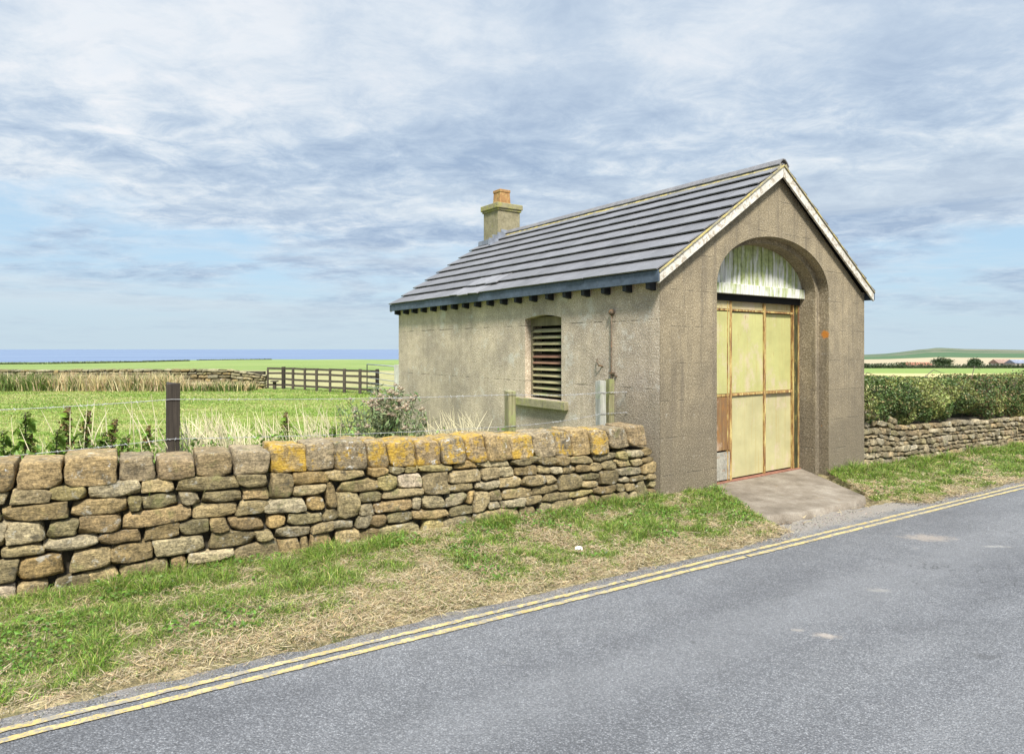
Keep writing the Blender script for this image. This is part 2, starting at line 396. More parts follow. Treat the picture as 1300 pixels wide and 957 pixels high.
def rust_mat():
    n = NT('rusty_iron')
    c = n.ramp(n.noise(1, 7, .75, n.map((26, 26, 3.2))), [(.3, (.085, .045, .025)), (.43, (.19, .095, .04)), (.52, (.36, .23, .08)), (.6, (.52, .43, .17)), (.75, (.62, .56, .28))])
    return n.out(c, .85, n.bump(n.noise(60, 5, .7), .5, .005))
def tile_mat():
    n = NT('grey_concrete_tile'); a = n.attr()
    c = n.mix(1, a, n.ramp(n.noise(7, 6, .7), [(.3, (.82,)*3), (.7, (1.14,)*3)]), 'MULTIPLY')
    c = n.mix(.5, c, n.ramp(n.noise(90, 3, .7), [(.3, (.7,)*3), (.7, (1.25,)*3)]), 'MULTIPLY')
    c = n.mix(n.rng(n.noise(5, 7, .75, n.map((1, 1, 1), loc=(1, 2, 3))), .62, .72, 0, .4), c, (.34, .33, .31))
    return n.out(c, .62, n.bump(n.noise(120, 3, .7), .3, .003), spec=.4)
def barge_mat():
    n = NT('peeling_white_paint')
    c = n.ramp(n.noise(5, 6, .7), [(.3, (.44, .42, .36)), (.7, (.64, .61, .55))])
    c = n.mix(n.rng(n.noise(16, 7, .78, n.map((1, 1, 1))), .50, .58, 0, .85), c, (.29, .235, .165))
    c = n.mix(n.rng(n.noise(22, 4, .7, n.map(loc=(4, 4, 4))), .67, .70, 0, .9), c, (.06, .055, .05))
    return n.out(c, .7, n.bump(n.noise(40, 5, .7), .3, .004))
def tymp_mat():
    n = NT('flaking_boards'); x, y, z = n.sep()
    g = n.noise(1, 6, .7, n.map((45, 45, 3)))
    c = n.ramp(g, [(.25, (.22, .215, .195)), (.48, (.56, .555, .52)), (.75, (.74, .74, .70))])
    al = n.math('ADD', n.noise(1, 6, .7, n.map((14, 14, 1.8), loc=(3, 3, 1))), n.math('MULTIPLY', n.math('SUBTRACT', z, 3.0), .22))
    c = n.mix(n.rng(al, .39, .56, 0, .9), c, n.ramp(n.noise(16, 5), [(.3, (.16, .20, .05)), (.7, (.40, .45, .17))]))
    return n.out(c, .85, n.bump(g, .6, .006))
def lich_mat(name, base, base2, lich, th, amt=.85):
    n = NT(name)
    c = n.ramp(n.noise(8, 6, .7), [(.3, base), (.7, base2)])
    c = n.mix(.5, c, n.ramp(n.noise(70, 4, .7), [(.3, (.55,)*3), (.7, (1.35,)*3)]), 'MULTIPLY')
    c = n.mix(n.rng(n.noise(6, 6, .75, n.map(loc=(2, 6, 3))), th, th+.1, 0, amt), c, lich)
    c = n.mix(n.rng(n.noise(9, 6, .75, n.map((1, 1, .5), loc=(7, 6, 3))), .58, .68, 0, .6), c, (.07, .065, .045))
    return n.out(c, .92, n.bump(n.math('ADD', n.noise(45, 4, .7), n.noise(9, 5)), .7, .012))

M = dict(
    side=mat_render('roughcast_render', False), front=mat_render('board_marked_concrete', True), stone=mat_stone(),
    ground=ground_mat(), road=road_mat(), paint=paint_mat(), conc=concrete_mat(), rust=rust_mat(),
    door=door_mat('pale_yellow_door_paint', (.40, .385, .155), 0.), doortop=door_mat('faded_door_paint', (.42, .36, .19), .07),
    doorrust=door_mat('rusted_door_sheet', (.18, .10, .045), .12), doorpale=door_mat('bleached_door_paint', (.40, .365, .19), .0),
    doorpatch=mat_flat('bare_grey_patch', (.30, .285, .235), .3, 25, spots=((.25, .13, .05), .58, .7)),
    doordark=mat_flat('shaded_gap_green', (.045, .045, .018), .6, 14, stretch=(1, 1, .4), spots=((.24, .2, .05), .58, .7)),  # shade of the door gap put into a dark green colour
    rod=mat_flat('corroded_steel', (.10, .075, .05), .5, 25, .8, spots=((.20, .11, .05), .55, .7)), tile=tile_mat(), barge=barge_mat(), tymp=tymp_mat(),
    fascia=mat_flat('slate_blue_paint', (.062, .082, .112), .25, 18, .6, spots=((.13, .15, .18), .62, .5)),
    black=mat_flat('black_painted_timber', (.02, .022, .027), .3, 20, .7),
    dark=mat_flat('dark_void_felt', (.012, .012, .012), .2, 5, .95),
    ridge=lich_mat('ridge_tile', (.115, .112, .115), (.19, .185, .19), (.3, .27, .14), .58, .5),
    mortar=lich_mat('lichened_mortar', (.2, .18, .12), (.33, .3, .21), (.47, .38, .12), .46, .8),
    stack=lich_mat('chimney_render', (.165, .145, .085), (.30, .265, .17), (.27, .25, .09), .55, .5),
    capst=lich_mat('chimney_cap_stone', (.18, .16, .09), (.28, .255, .15), (.30, .285, .085), .48, .7),
    pot=lich_mat('terracotta_pot', (.24, .125, .05), (.38, .22, .09), (.40, .30, .12), .5, .7),
    lead=mat_flat('lead_flashing', (.2, .22, .26), .25, 9, .5),
    sill=lich_mat('mossy_sill', (.17, .155, .085), (.3, .27, .17), (.26, .26, .07), .5, .6),
    louv=mat_wood('algae_louvre', (.2, .17, .085), (.40, .36, .20), ((.25, .27, .11), .5, .7), axis=1),
    louvred=mat_wood('red_brown_louvre', (.13, .06, .04), (.25, .15, .09), ((.2, .19, .11), .6, .5), axis=1),
    frame=mat_wood('weathered_frame', (.1, .085, .05), (.24, .2, .13), ((.2, .19, .07), .55, .5)),
    postdark=mat_wood('tarred_post', (.014, .011, .008), (.06, .048, .036), ((.2, .17, .13), .62, .5)),
    postgreen=mat_wood('mossy_post', (.13, .12, .055), (.3, .28, .16), ((.22, .25, .09), .5, .7)),
    postgrey=mat_wood('silvered_post', (.2, .2, .17), (.46, .46, .40), ((.27, .3, .2), .52, .6)),
    rail=mat_wood('grey_brown_rail', (.035, .028, .021), (.10, .082, .062), None, axis=0),
    wire=mat_flat('galvanised_wire', (.30, .30, .30), .2, 30, .45, spec=.5),
    galv=mat_flat('galvanised_gate', (.22, .23, .235), .15, 20, .45, spec=.5),
    leaf=mat_leaf('leaf'), grass=mat_leaf('grass_blade', .6), straw=mat_leaf('dry_stalk', .7, .15), bark=mat_wood('bark', (.05, .04, .03), (.14, .11, .08)),
    white=mat_flat('white_paper', (.75, .75, .73), .1, 20),
    redroof=mat_flat('red_tile_roof', (.30, .13, .08), .3, 1.2), brownroof=mat_flat('brown_roof', (.24, .16, .12), .3, 1.0),
    greywall=mat_flat('far_wall', (.35, .31, .27), .25, .8), darkglass=mat_flat('dark_opening', (.04, .045, .05), .2, 2, .4),
)

# ------------------------------------------------------------------ ground, road, sea
def graded(lo, hi, dense, step, grow):
    a = list(np.arange(dense[0], dense[1]+1e-6, step)); s = step
    while a[-1] < hi: s *= grow; a.append(a[-1]+s)
    s = step; b = []; p = dense[0]
    while p > lo: s *= grow; p -= s; b.append(p)
    return np.array(sorted(b) + a)
us = graded(-3500, 3500, (-6, 20), .22, 1.09); vs = graded(-60, 3800, (-.2, 2.6), .1, 1.07)
U, Vv = np.meshgrid(us, vs)
X, Y = to_xy(U, Vv); Z = gz(X, Y)
nv, nu = U.shape
idx = np.arange(nv*nu).reshape(nv, nu)
quads = np.stack([idx[:-1, :-1], idx[:-1, 1:], idx[1:, 1:], idx[1:, :-1]], -1).reshape(-1, 4)
ground = link('ground', np_mesh('ground', np.stack([X, Y, Z], -1).reshape(-1, 3), quads=quads, smooth=True), M['ground'])
tag(ground, kind='structure')

ru = np.concatenate([np.arange(-60, -8, 2.), np.arange(-8, 22, .05), np.arange(22, 90, 2.)])
edge = road_e(ru) - .02 + (fbm(ru*1.3, ru*0, 21) - .5)*.16 + (fbm(ru*7, ru*0, 22) - .5)*.09
rows = []
for f in np.linspace(0, 1, 14):
    v = edge*(1-f) + (-5.8)*f
    x, y = to_xy(ru, v); rows.append(np.stack([x, y, zr(ru) - .035*max(0, 1-f*14)*0 + .03*np.sin(np.pi*f)], -1))
RW = np.array(rows); n_, m_ = RW.shape[:2]; idx = np.arange(n_*m_).reshape(n_, m_)
quads = np.stack([idx[:-1, :-1], idx[1:, :-1], idx[1:, 1:], idx[:-1, 1:]], -1).reshape(-1, 4)
tag(link('road', np_mesh('road', RW.reshape(-1, 3), quads=quads, smooth=True), M['road']), kind='structure')
def road_z(u, v):
    f = (.4 - v)/6.2
    return zr(u) + .03*np.sin(np.pi*np.clip(f, 0, 1))
def yellow(v0, v1, seed):
    u = np.concatenate([np.arange(-30, -6, 1.), np.arange(-6, 20, .02), np.arange(20, 60, 1.)])
    wob = (fbm(u*.7, u*0, seed) - .5)*.02
    a = v0 + wob + (fbm(u*13, u*0, seed+1) - .5)*.022; b = v1 + wob + (fbm(u*13, u*0, seed+2) - .5)*.022
    rr = []
    for v in (a, b):
        x, y = to_xy(u, v); rr.append(np.stack([x, y, road_z(u, v) + .005], -1))
    Vt = np.array(rr); k = len(u); i = np.arange(k-1)
    keep = fbm(i*.21, i*0, seed+5, 3) < .83
    q = np.stack([i, i+1, i+1+k, i+k], -1)[keep]
    tag(link('yellow_line', np_mesh('yellow_line', Vt.reshape(-1, 3), quads=q), M['paint']), kind='structure')
yellow(0, .052, 31); yellow(.107, .156, 47)

n = NT('sea_water'); seac = n.ramp(n.noise(.0012, 4, .6, n.map((.25, 2, 1))), [(.35, (.10, .14, .215)), (.65, (.135, .18, .25))])
M['sea'] = n.out(seac, .8, n.bump(n.noise(.03, 4), .3, 2.0), spec=.3)
mb = MB(); S = 90000; mb.add([(-S, 150, -60), (40, 150, -60), (.3*S, S, -60), (-S, S, -60)], [(0, 1, 2, 3)])
tag(mb.build('sea', M['sea']), kind='structure')

# concrete ramp in front of the doors
BL = math.radians(35.1); C0 = np.array([1.829, 8.075]); TX = np.array([math.cos(BL), math.sin(BL)]); SY = np.array([-math.sin(BL), math.cos(BL)])
def bw(t, s): return C0 + TX*t + SY*s
pa = bw(1.13, .5); pb = bw(3.84, .5); fa = bw(1.13, -.02); fb = bw(3.84, -.02)
a0 = to_uv(*fa); b0 = to_uv(*fb)
apron_pts = [a0, b0, (7.62, .70), (7.35, .62), (5.95, .66), (5.40, .80)]
def ap_grid():
    N, K = 40, 26; V = []
    for j in range(K+1):
        f = j/K
        for i in range(N+1):
            g = i/N
            top = np.array(pa)*(1-g) + np.array(pb)*g
            tu, tv = to_uv(*top)
            bu = 5.42*(1-g) + 7.66*g; bv = .84 - .19*math.sin(math.pi*min(1, g*1.0))**.5*.8 - .02 + .03*(fbm(g*9., 0., 77) - .5)
            if g > .85: bv += .0
            u = tu*(1-f) + bu*f; v = tv*(1-f) + bv*f
            if g < .001: u += .05*(fbm(f*8, 1., 70) - .5)
            zt = -.135; zbm = float(zr(bu)) + .055
            ff = min(1, f*1.0)
            z = zt*(1-ff**1.3) + zbm*ff**1.3 + .012*(float(fbm(u*3, v*3, 71)) - .5)
            x, y = to_xy(u, v); V.append((x, y, z))
    for i in range(N+1):   # front lip
        x, y, z = V[K*(N+1)+i]; u, v = to_uv(x, y); x, y = to_xy(u, v-.035+.03*float(fbm(i*.9, 3., 5))); V.append((x, y, z-.10))
    idx = np.arange((K+2)*(N+1)).reshape(K+2, N+1)
    q = np.stack([idx[:-1, :-1], idx[1:, :-1], idx[1:, 1:], idx[:-1, 1:]], -1).reshape(-1, 4)
    return np.array(V), q
V, q = ap_grid()
tag(link('concrete_ramp', np_mesh('concrete_ramp', V, quads=q, smooth=True), M['conc']), kind='structure')
# ------------------------------------------------------------------ the building
B = empty('roadside_garage', (C0[0], C0[1], 0), BL)
tag(B, 'grey concrete roadside garage with arched yellow doors and a slate grey tiled roof', 'building')
W, L = 4.96, 7.45; EAVE = 2.68; APEX = 4.36; FB = -.5
CT = W/2
def rz_(t): return APEX - (APEX - EAVE)*abs(t - CT)/CT
def arch(hw, rise, spring, n=40):
    return [(CT + hw*math.cos(math.pi - math.pi*i/n), spring + rise*math.sin(math.pi*i/n)**.92) for i in range(n+1)]
A1 = arch(1.38, .79, 2.63); A2 = arch(1.275, .715, 2.63)
mb = MB()
def fq(pts): mb.add(pts, [tuple(range(len(pts)))])
fq([(0, 0, FB), (A1[0][0], 0, FB), (A1[0][0], 0, rz_(A1[0][0])), (0, 0, rz_(0))])
fq([(A1[-1][0], 0, FB), (W, 0, FB), (W, 0, rz_(W)), (A1[-1][0], 0, rz_(A1[-1][0]))])
for i in range(len(A1)-1):
    (t0, z0), (t1, z1) = A1[i], A1[i+1]
    fq([(t0, 0, z0), (t1, 0, z1), (t1, 0, rz_(t1)), (t0, 0, rz_(t0))])
o1 = [(A1[0][0], FB)] + A1 + [(A1[-1][0], FB)]; o2 = [(A2[0][0], FB)] + A2 + [(A2[-1][0], FB)]
for i in range(len(o1)-1):
    (t0, z0), (t1, z1) = o1[i], o1[i+1]; (p0, q0), (p1, q1) = o2[i], o2[i+1]
    fq([(t0, 0, z0), (t1, 0, z1), (t1, .16, z1), (t0, .16, z0)])
    fq([(t0, .16, z0), (t1, .16, z1), (p1, .16, q1), (p0, .16, q0)])
    fq([(p0, .16, q0), (p1, .16, q1), (p1, .55, q1), (p0, .55, q0)])
def weld_build(mb, name, mat, parent, bev=.012):
    me = bpy.data.meshes.new(name); me.from_pydata(mb.v, [], mb.f)
    bm = bmesh.new(); bm.from_mesh(me); bmesh.ops.remove_doubles(bm, verts=bm.verts, dist=1e-4)
    bmesh.ops.recalc_face_normals(bm, faces=bm.faces); bm.to_mesh(me); bm.free()
    o = link(name, me, mat, parent)
    return o
fw = weld_build(mb, 'front_wall', M['front'], B)
# side wall with the louvred window opening (arched head), right wall, rear wall
WS0, WS1, WZ0, WZ1 = 1.914, 2.82, 1.03, 2.27
mb = MB(); D = .135; E = .004
sl = lambda s: WZ1 + .05*math.sin(math.pi*(s-WS0)/(WS1-WS0))
fq([(0, E, FB), (0, WS0, FB), (0, WS0, EAVE+.06), (0, E, EAVE+.06)]); fq([(0, WS1, FB), (0, L, FB), (0, L, EAVE+.06), (0, WS1, EAVE+.06)])
fq([(0, WS0, FB), (0, WS1, FB), (0, WS1, WZ0), (0, WS0, WZ0)])
ns = 12
for i in range(ns):
    s0 = WS0 + (WS1-WS0)*i/ns; s1 = WS0 + (WS1-WS0)*(i+1)/ns
    fq([(0, s0, sl(s0)), (0, s1, sl(s1)), (0, s1, EAVE+.06), (0, s0, EAVE+.06)])
    fq([(0, s0, sl(s0)), (0, s1, sl(s1)), (D+.2, s1, sl(s1)), (D+.2, s0, sl(s0))])
for s in (WS0, WS1): fq([(0, s, WZ0), (D+.2, s, WZ0), (D+.2, s, sl(s)), (0, s, sl(s))])
fq([(0, WS0, WZ0), (0, WS1, WZ0), (D+.2, WS1, WZ0), (D+.2, WS0, WZ0)])
fq([(W, 0, FB), (W, L, FB), (W, L, EAVE+.06), (W, 0, EAVE+.06)])
fq([(0, L, FB), (W, L, FB), (W, L, EAVE), (CT, L, APEX), (0, L, EAVE)])
weld_build(mb, 'side_wall', M['side'], B)
# dark lining keeps the inside unlit
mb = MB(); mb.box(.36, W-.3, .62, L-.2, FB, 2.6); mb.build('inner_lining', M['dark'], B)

# window
wn = MB()
for s0, s1 in ((WS0+.002, WS0+.05), (WS1-.05, WS1-.002)): wn.box(D-.02, D+.05, s0, s1, WZ0+.003, WZ1-.0)
wn.box(D-.015, D+.05, WS0+.05, WS1-.05, WZ1-.11, WZ1+.03)
wfr = wn.build('louvre_window', M['frame'], B, bevel=.004)
for i in range(11):
    z = WZ0 + .055 + i*.099
    m = MB(); pts = []
    K = 5
    for k in range(K+1):
        f = k/K; pts.append((D + .085 - .11*f, z + .042*(1-f) + .012*math.sin(math.pi*f)))
    for k in range(K):
        (x0, z0), (x1, z1) = pts[k], pts[k+1]; sg = random.uniform(-.006, .006)
        m.add([(x0, WS0+.05, z0), (x0, WS1-.05, z0+sg), (x1, WS1-.05, z1+sg), (x1, WS0+.05, z1), (x0, WS0+.05, z0-.014), (x0, WS1-.05, z0-.014+sg), (x1, WS1-.05, z1-.014+sg), (x1, WS0+.05, z1-.014)],
              [(0, 1, 2, 3), (7, 6, 5, 4), (3, 2, 6, 7), (0, 4, 5, 1), (0, 3, 7, 4), (1, 5, 6, 2)])
    sl_ = m.build('louvre_slat', M['louvred'] if i in (5, 6) else M['louv'], wfr)
mb = MB(); mb.box(-.075, .1, WS0-.16, WS1+.21, WZ0-.13, WZ0-.002, jit=.004); mb.build('window_sill', M['sill'], B, bevel=.012)

# doors
dr = empty('folding_doors'); dr.parent = B; dr['label'] = 'pale yellow metal doors with rusty frames'
DS = .47; ZB, ZT = -.13, 2.66
leaves = [(1.20, 1.985), (2.02, 2.825), (2.86, 3.60)]
mats = [('doorrust', 'door', 'doortop'), ('doorpale', 'door', 'doortop'), ('doorpale', 'door', 'doortop')]
for li, (t0, t1) in enumerate(leaves):
    dd = .02*li - .02
    for (z0, z1), mk in zip(((ZB+.03, 1.10), (1.15, 2.345), (2.39, ZT)), mats[li]):
        m = MB()
        if li == 0 and z0 < .5:
            m.box(t0, t1, DS+dd, DS+dd+.02, .33, z1); m.build('door_panel', M['doorrust'], dr)
            m = MB(); m.box(t0, t1, DS+dd-.004, DS+dd+.02, z0, .3); m.build('door_panel', M['doorpatch'], dr); continue
        # slightly dished sheet
        N = 8; vv = []; ffs = []
        for i in range(N+1):
            for j in range(N+1):
                g, h = i/N, j/N
                vv.append((t0+(t1-t0)*g, DS+dd+.006*math.sin(math.pi*g)*math.sin(math.pi*h)*(1 if (li+j) % 2 else .6), z0+(z1-z0)*h))
        for i in range(N):
            for j in range(N): ffs.append((i*(N+1)+j, (i+1)*(N+1)+j, (i+1)*(N+1)+j+1, i*(N+1)+j+1))
        m.add(vv, ffs); m.build('door_panel', M[mk], dr, smooth=True)
for t, w in ((2.0, .05), (2.843, .04), (3.615, .024), (1.93, .018)):
    m = MB(); m.box(t-w/2, t+w/2, DS-.028, DS+.03, ZB, ZT, jit=.002); m.build('door_stile', M['rust'], dr, bevel=.004)
for z, h in ((1.125, .036), (2.37, .024)):
    for (t0, t1) in leaves:
        m = MB(); m.box(t0+.012, t1-.012, DS-.024, DS+.03, z-h/2, z+h/2, jit=.003); m.build('door_rail', M['rust'], dr, bevel=.003)
m = MB(); m.box(3.632, 3.735, DS-.02, DS+.06, ZB, ZT); m.build('door_edge', M['doordark'], dr)  # strip filling the gap at the right leaf, its shade painted in
m = MB(); m.box(3.738, 3.772, DS-.035, DS+.02, FB, ZT, jit=.002); m.build('door_jamb', M['rust'], dr, bevel=.004)
m = MB(); m.box(1.187, 3.773, DS-.07, DS+.04, -.2, ZB+.012, jit=.004); m.build('threshold', mat_flat('rust_red_threshold', (.2, .09, .06), .4, 15), dr, bevel=.006)
# boarded tympanum
ty = MB(); ty.box(1.19, 3.77, .34, .40, 2.60, 2.745, jit=.003)
tyo = ty.build('arch_boarding', M['tymp'], B, bevel=.006)
t = 1.19; inn = lambda t: 2.63 + .715*max(0, 1-((t-CT)/1.275)**2)**.46
while t < 3.74:
    w = random.uniform(.085, .105); t1 = min(3.76, t+w-.008)
    zt0, zt1 = max(2.75, inn(t)+.03), max(2.75, inn(t1)+.03)
    y0 = .375 + random.uniform(-.006, .006)
    m = MB(); zz = 2.746 
    m.add([(t, y0, zz), (t1, y0, zz), (t1, y0, zt1), (t, y0, zt0), (t, y0+.025, zz), (t1, y0+.025, zz), (t1, y0+.025, zt1), (t, y0+.025, zt0)],
          [(0, 1, 2, 3), (7, 6, 5, 4), (0, 4, 5, 1), (1, 5, 6, 2), (2, 6, 7, 3), (3, 7, 4, 0)])
    m.build('arch_board', M['tymp'], tyo, bevel=.004); t += w
mb = MB(); mb.box(1.19, 3.77, .415, .43, 2.5, 3.4); 
mb = MB(); pts = [(1.19, 2.5)] + [(a, b) for a, b in A2 if True] + [(3.77, 2.5)]
mb.add([(a, .42, b) for a, b in pts], [tuple(range(len(pts)))]); mb.build('arch_backing', M['dark'], B)

# roof
OV = .14; SO, SE = -.10, 7.60
def slope_frame(side):
    # returns origin at eave, direction up the slope, outward normal (local t,s,z)
    rise = 4.47 - 2.76; run = CT + OV
    ln = math.hypot(rise, run)
    if side < 0: o = Vector((-OV, 0, 2.745)); d = Vector((run, 0, rise))/ln; nrm = Vector((-rise, 0, run))/ln
    else: o = Vector((W+OV, 0, 2.745)); d = Vector((-run, 0, rise))/ln; nrm = Vector((rise, 0, run))/ln
    return o, d, nrm, ln
roof = empty('roof'); roof.parent = B
for side in (-1, 1):
    o, d, nrm, ln = slope_frame(side); NC = 9; cl = ln/NC; tw = .335
    mb = MB()
    a, b = o - nrm*.012 + Vector((0, SO+.03, 0)), o - nrm*.012 + Vector((0, SE-.03, 0))
    a = a + d*.03; b = b + d*.03
    e1, e2 = b + d*(ln-.06), a + d*(ln-.06)
    mb.add([a, b, e2 + (e1-e2), e2, a-nrm*.02, b-nrm*.02, e1-nrm*.02, e2-nrm*.02], [(0, 1, 2, 3), (7, 6, 5, 4), (0, 4, 5, 1), (1, 5, 6, 2), (2, 6, 7, 3), (3, 7, 4, 0)])
    mb.build('roof_felt', M['dark'], roof)
    mb = MB()
    for c in range(NC):
        s = SO - (tw/2 if c % 2 else 0)
        while s < SE:
            s0 = max(SO + random.uniform(-.004, .004), s); s1 = min(SE, s + tw)
            if s1 - s0 > .03:
                g = random.uniform(.88, 1.12); b_ = (.132*g, .129*g, .133*g)
                slip = 0; lift = 0; skew = 0
                if side < 0 and c in (0, 1) and 3.75 < s0 < 4.6:
                    slip = random.uniform(.02, .07); lift = .012; skew = random.uniform(-.03, .03); b_ = tuple(x*1.35 for x in b_)
                if random.random() < .06: slip += random.uniform(0, .012)
                mb.cur = b_
                lo = c*cl - .012 - slip; hi = (c+1)*cl + .03 - slip
                th = .020
                P = []
                for (ls, ss_) in ((lo, s0+.002), (lo, s1-.002), (hi, s1-.002), (hi, s0+.002)):
                    up = (.047 if ls == lo else .004) + lift + random.uniform(-.002, .002)
                    P.append(o + d*(ls + (skew if ss_ > (s0+s1)/2 and ls == lo else 0)) + Vector((0, ss_, 0)) + nrm*up)
                Q = [p - nrm*th for p in P]
                mb.add(P+Q, [(0, 1, 2, 3), (7, 6, 5, 4), (0, 4, 5, 1), (1, 5, 6, 2), (2, 6, 7, 3), (3, 7, 4, 0)])
            s += tw
    mb.build('roof_tiles', M['tile'], roof, bevel=.0015, col_attr=True, seg=1)
# ridge tiles over a mortar bed
mb = MB(); s = SO-.01; zrd = 4.47
while s < 6.80:
    s1 = min(6.85, s+.45); dz = random.uniform(-.004, .004)
    prof = [(-.13, -.082), (-.085, -.03), (-.03, .012), (.03, .012), (.085, -.03), (.13, -.082)]
    vs_ = []
    for q_, ys in enumerate((s, s1-.006)):
        for (x, z) in prof: vs_.append((CT+x, ys, zrd+.055+z+dz))
        for (x, z) in reversed(prof): vs_.append((CT+x*.85, ys, zrd+.055+z-.02+dz))
    k = len(prof)*2
    mb.add(vs_, [tuple(range(k)), tuple(reversed(range(k, 2*k)))] + [(i, i+k, (i+1) % k+k, (i+1) % k) for i in range(k)])
    s = s1
mb.build('ridge_tiles', M['ridge'], roof, bevel=.004)
mb = MB()
for sd in (-1, 1):
    o, d, nrm, ln = slope_frame(sd)
    s = SO
    while s < 6.8:
        s1 = min(6.82, s+.1); w0 = random.uniform(.165, .2)
        p = o + d*(ln - w0) + nrm*.012; q_ = o + d*(ln-.05) + nrm*.055
        mb.add([p+Vector((0, s, 0)), p+Vector((0, s1, 0)), q_+Vector((0, s1, 0)), q_+Vector((0, s, 0)), p+Vector((0, s, 0))-nrm*.03, p+Vector((0, s1, 0))-nrm*.03, q_+Vector((0, s1, 0))-nrm*.05, q_+Vector((0, s, 0))-nrm*.05],
               [(0, 1, 2, 3), (7, 6, 5, 4), (0, 4, 5, 1), (1, 5, 6, 2), (2, 6, 7, 3), (3, 7, 4, 0)])
        s = s1
mb.build('ridge_mortar', M['mortar'], roof)
# bargeboards, fascias, rafter tails
for s in (SO+.03, SE-.03):
    for sd in (-1, 1):
        o, d, nrm, ln = slope_frame(sd)
        m = MB(); a = o - nrm*.022 + Vector((0, s, 0)); b = a + d*(ln+.0)
        h = .13; dn = Vector((0, 0, -h)) 
        y2 = Vector((0, -.03 if s < 1 else .03, 0)); gap = Vector((-.002*sd*-1, 0, 0))
        b = b + Vector((.0015*sd, 0, 0))
        m.add([a, b, b+dn*1.15, a+dn, a+y2, b+y2, b+dn*1.15+y2, a+dn+y2], [(0, 1, 2, 3), (7, 6, 5, 4), (0, 4, 5, 1), (1, 5, 6, 2), (2, 6, 7, 3), (3, 7, 4, 0)])
        m.build('bargeboard', M['barge'], roof, bevel=.004)
        m = MB(); nu_ = nrm*.02
        y3 = Vector((0, -.046 if s < 1 else .046, 0))
        m.add([a+nrm*.003, b+nrm*.003, b+nrm*.02, a+nrm*.02, a+nrm*.003+y3, b+nrm*.003+y3, b+nrm*.02+y3, a+nrm*.02+y3], [(0, 1, 2, 3), (7, 6, 5, 4), (0, 4, 5, 1), (1, 5, 6, 2), (2, 6, 7, 3), (3, 7, 4, 0)])
        m.build('verge_strip', M['mortar'], roof)
for x0, x1 in ((-OV-.006, -OV+.022), (W+OV-.022, W+OV+.006)):
    m = MB(); m.box(x0, x1, SO-.004, SE, 2.615, 2.757); m.build('fascia_board', M['fascia'], B, bevel=.004)
for side in (-1, 1):
    s = .1
    while s < L-.05:
        m = MB(); x0 = -OV+.024 if side < 0 else W+.001; x1 = -.001 if side < 0 else W+OV-.024
        zz = 2.545
        sl0, sl1 = (0, .07) if side < 0 else (.07, 0)
        w = .035
        m.add([(x0, s-w, zz+sl0*0), (x1, s-w, zz-.02), (x1, s+w, zz-.02), (x0, s+w, zz), (x0, s-w, 2.70), (x1, s-w, 2.74), (x1, s+w, 2.74), (x0, s+w, 2.70)],
              [(3, 2, 1, 0), (4, 5, 6, 7), (0, 1, 5, 4), (1, 2, 6, 5), (2, 3, 7, 6), (3, 0, 4, 7)])
        m.build('rafter_tail', M['black'], B, bevel=.004); s += .405
# chimney
ch = MB(); cs0, cs1, ct0, ct1 = 6.82, 7.44, CT-.31, CT+.31
ch.box(ct0, ct1, cs0, cs1, 3.6, 5.02, jit=.004); cho = ch.build('chimney', M['stack'], B, bevel=.02)
m = MB(); m.box(ct0-.05, ct1+.05, cs0-.05, cs1+.05, 5.021, 5.14, jit=.006); m.box(ct0-.025, ct1+.025, cs0-.025, cs1+.025, 4.97, 5.022); m.build('chimney_cap', M['capst'], cho, bevel=.015)
m = MB(); m.add([(CT+x*(.155 if z == 0 else .135), 7.13+y*(.155 if z == 0 else .135), 5.141+.0*z if z == 0 else 5.50) for z in (0, 1) for x, y in ((-1, -1), (1, -1), (1, 1), (-1, 1))],
    [(3, 2, 1, 0), (4, 5, 6, 7)] + [(i, (i+1) % 4, 4+(i+1) % 4, 4+i) for i in range(4)])
m.box(CT-.15, CT+.15, 7.13-.15, 7.13+.15, 5.44, 5.51); m.build('chimney_pot', M['pot'], cho, bevel=.012)
m = MB()
o, d, nrm, ln = slope_frame(-1)
tf = (ct0 + OV)/d.x
for k in range(4):
    p = o + d*(tf - .16 + k*.135) + nrm*.05
    m.box(p.x-.1, p.x+.09, cs0-.03, cs0-.004, p.z-.06, p.z+.10, jit=.012)
m.box(ct0-.13, ct0-.004, cs0-.02, cs1+.03, (o+d*tf).z-.04, (o+d*tf).z+.06, jit=.01)
m.build('lead_flashing', M['lead'], cho)
# rod and hook on the side wall
m = MB(); m.tube([(-.03, .826, 1.0), (-.03, .83, 1.5), (-.03, .826, 2.27)], .011, 8)
ro = m.build('vent_rod', M['rod'], B, smooth=True)
bm = bmesh.new(); bmesh.ops.create_uvsphere(bm, u_segments=14, v_segments=8, radius=.042); me = bpy.data.meshes.new('rod_knob'); bm.to_mesh(me); bm.free()
for p in me.polygons: p.use_smooth = True
link('rod_knob', me, M['rod'], ro, (-.03, .826, 2.29))
m = MB(); m.box(-.045, .0, .79, .862, 1.465, 1.49); m.box(-.04, 0, .75, .775, 1.43, 1.455); m.build('rod_bracket', M['rod'], ro)
m = MB(); m.tube([(0.005, 1.03, 1.56), (-.05, 1.06, 1.58), (-.05, 1.09, 1.63), (-.02, 1.12, 1.66)], .011, 7); m.build('wall_hook', M['rod'], B, smooth=True)

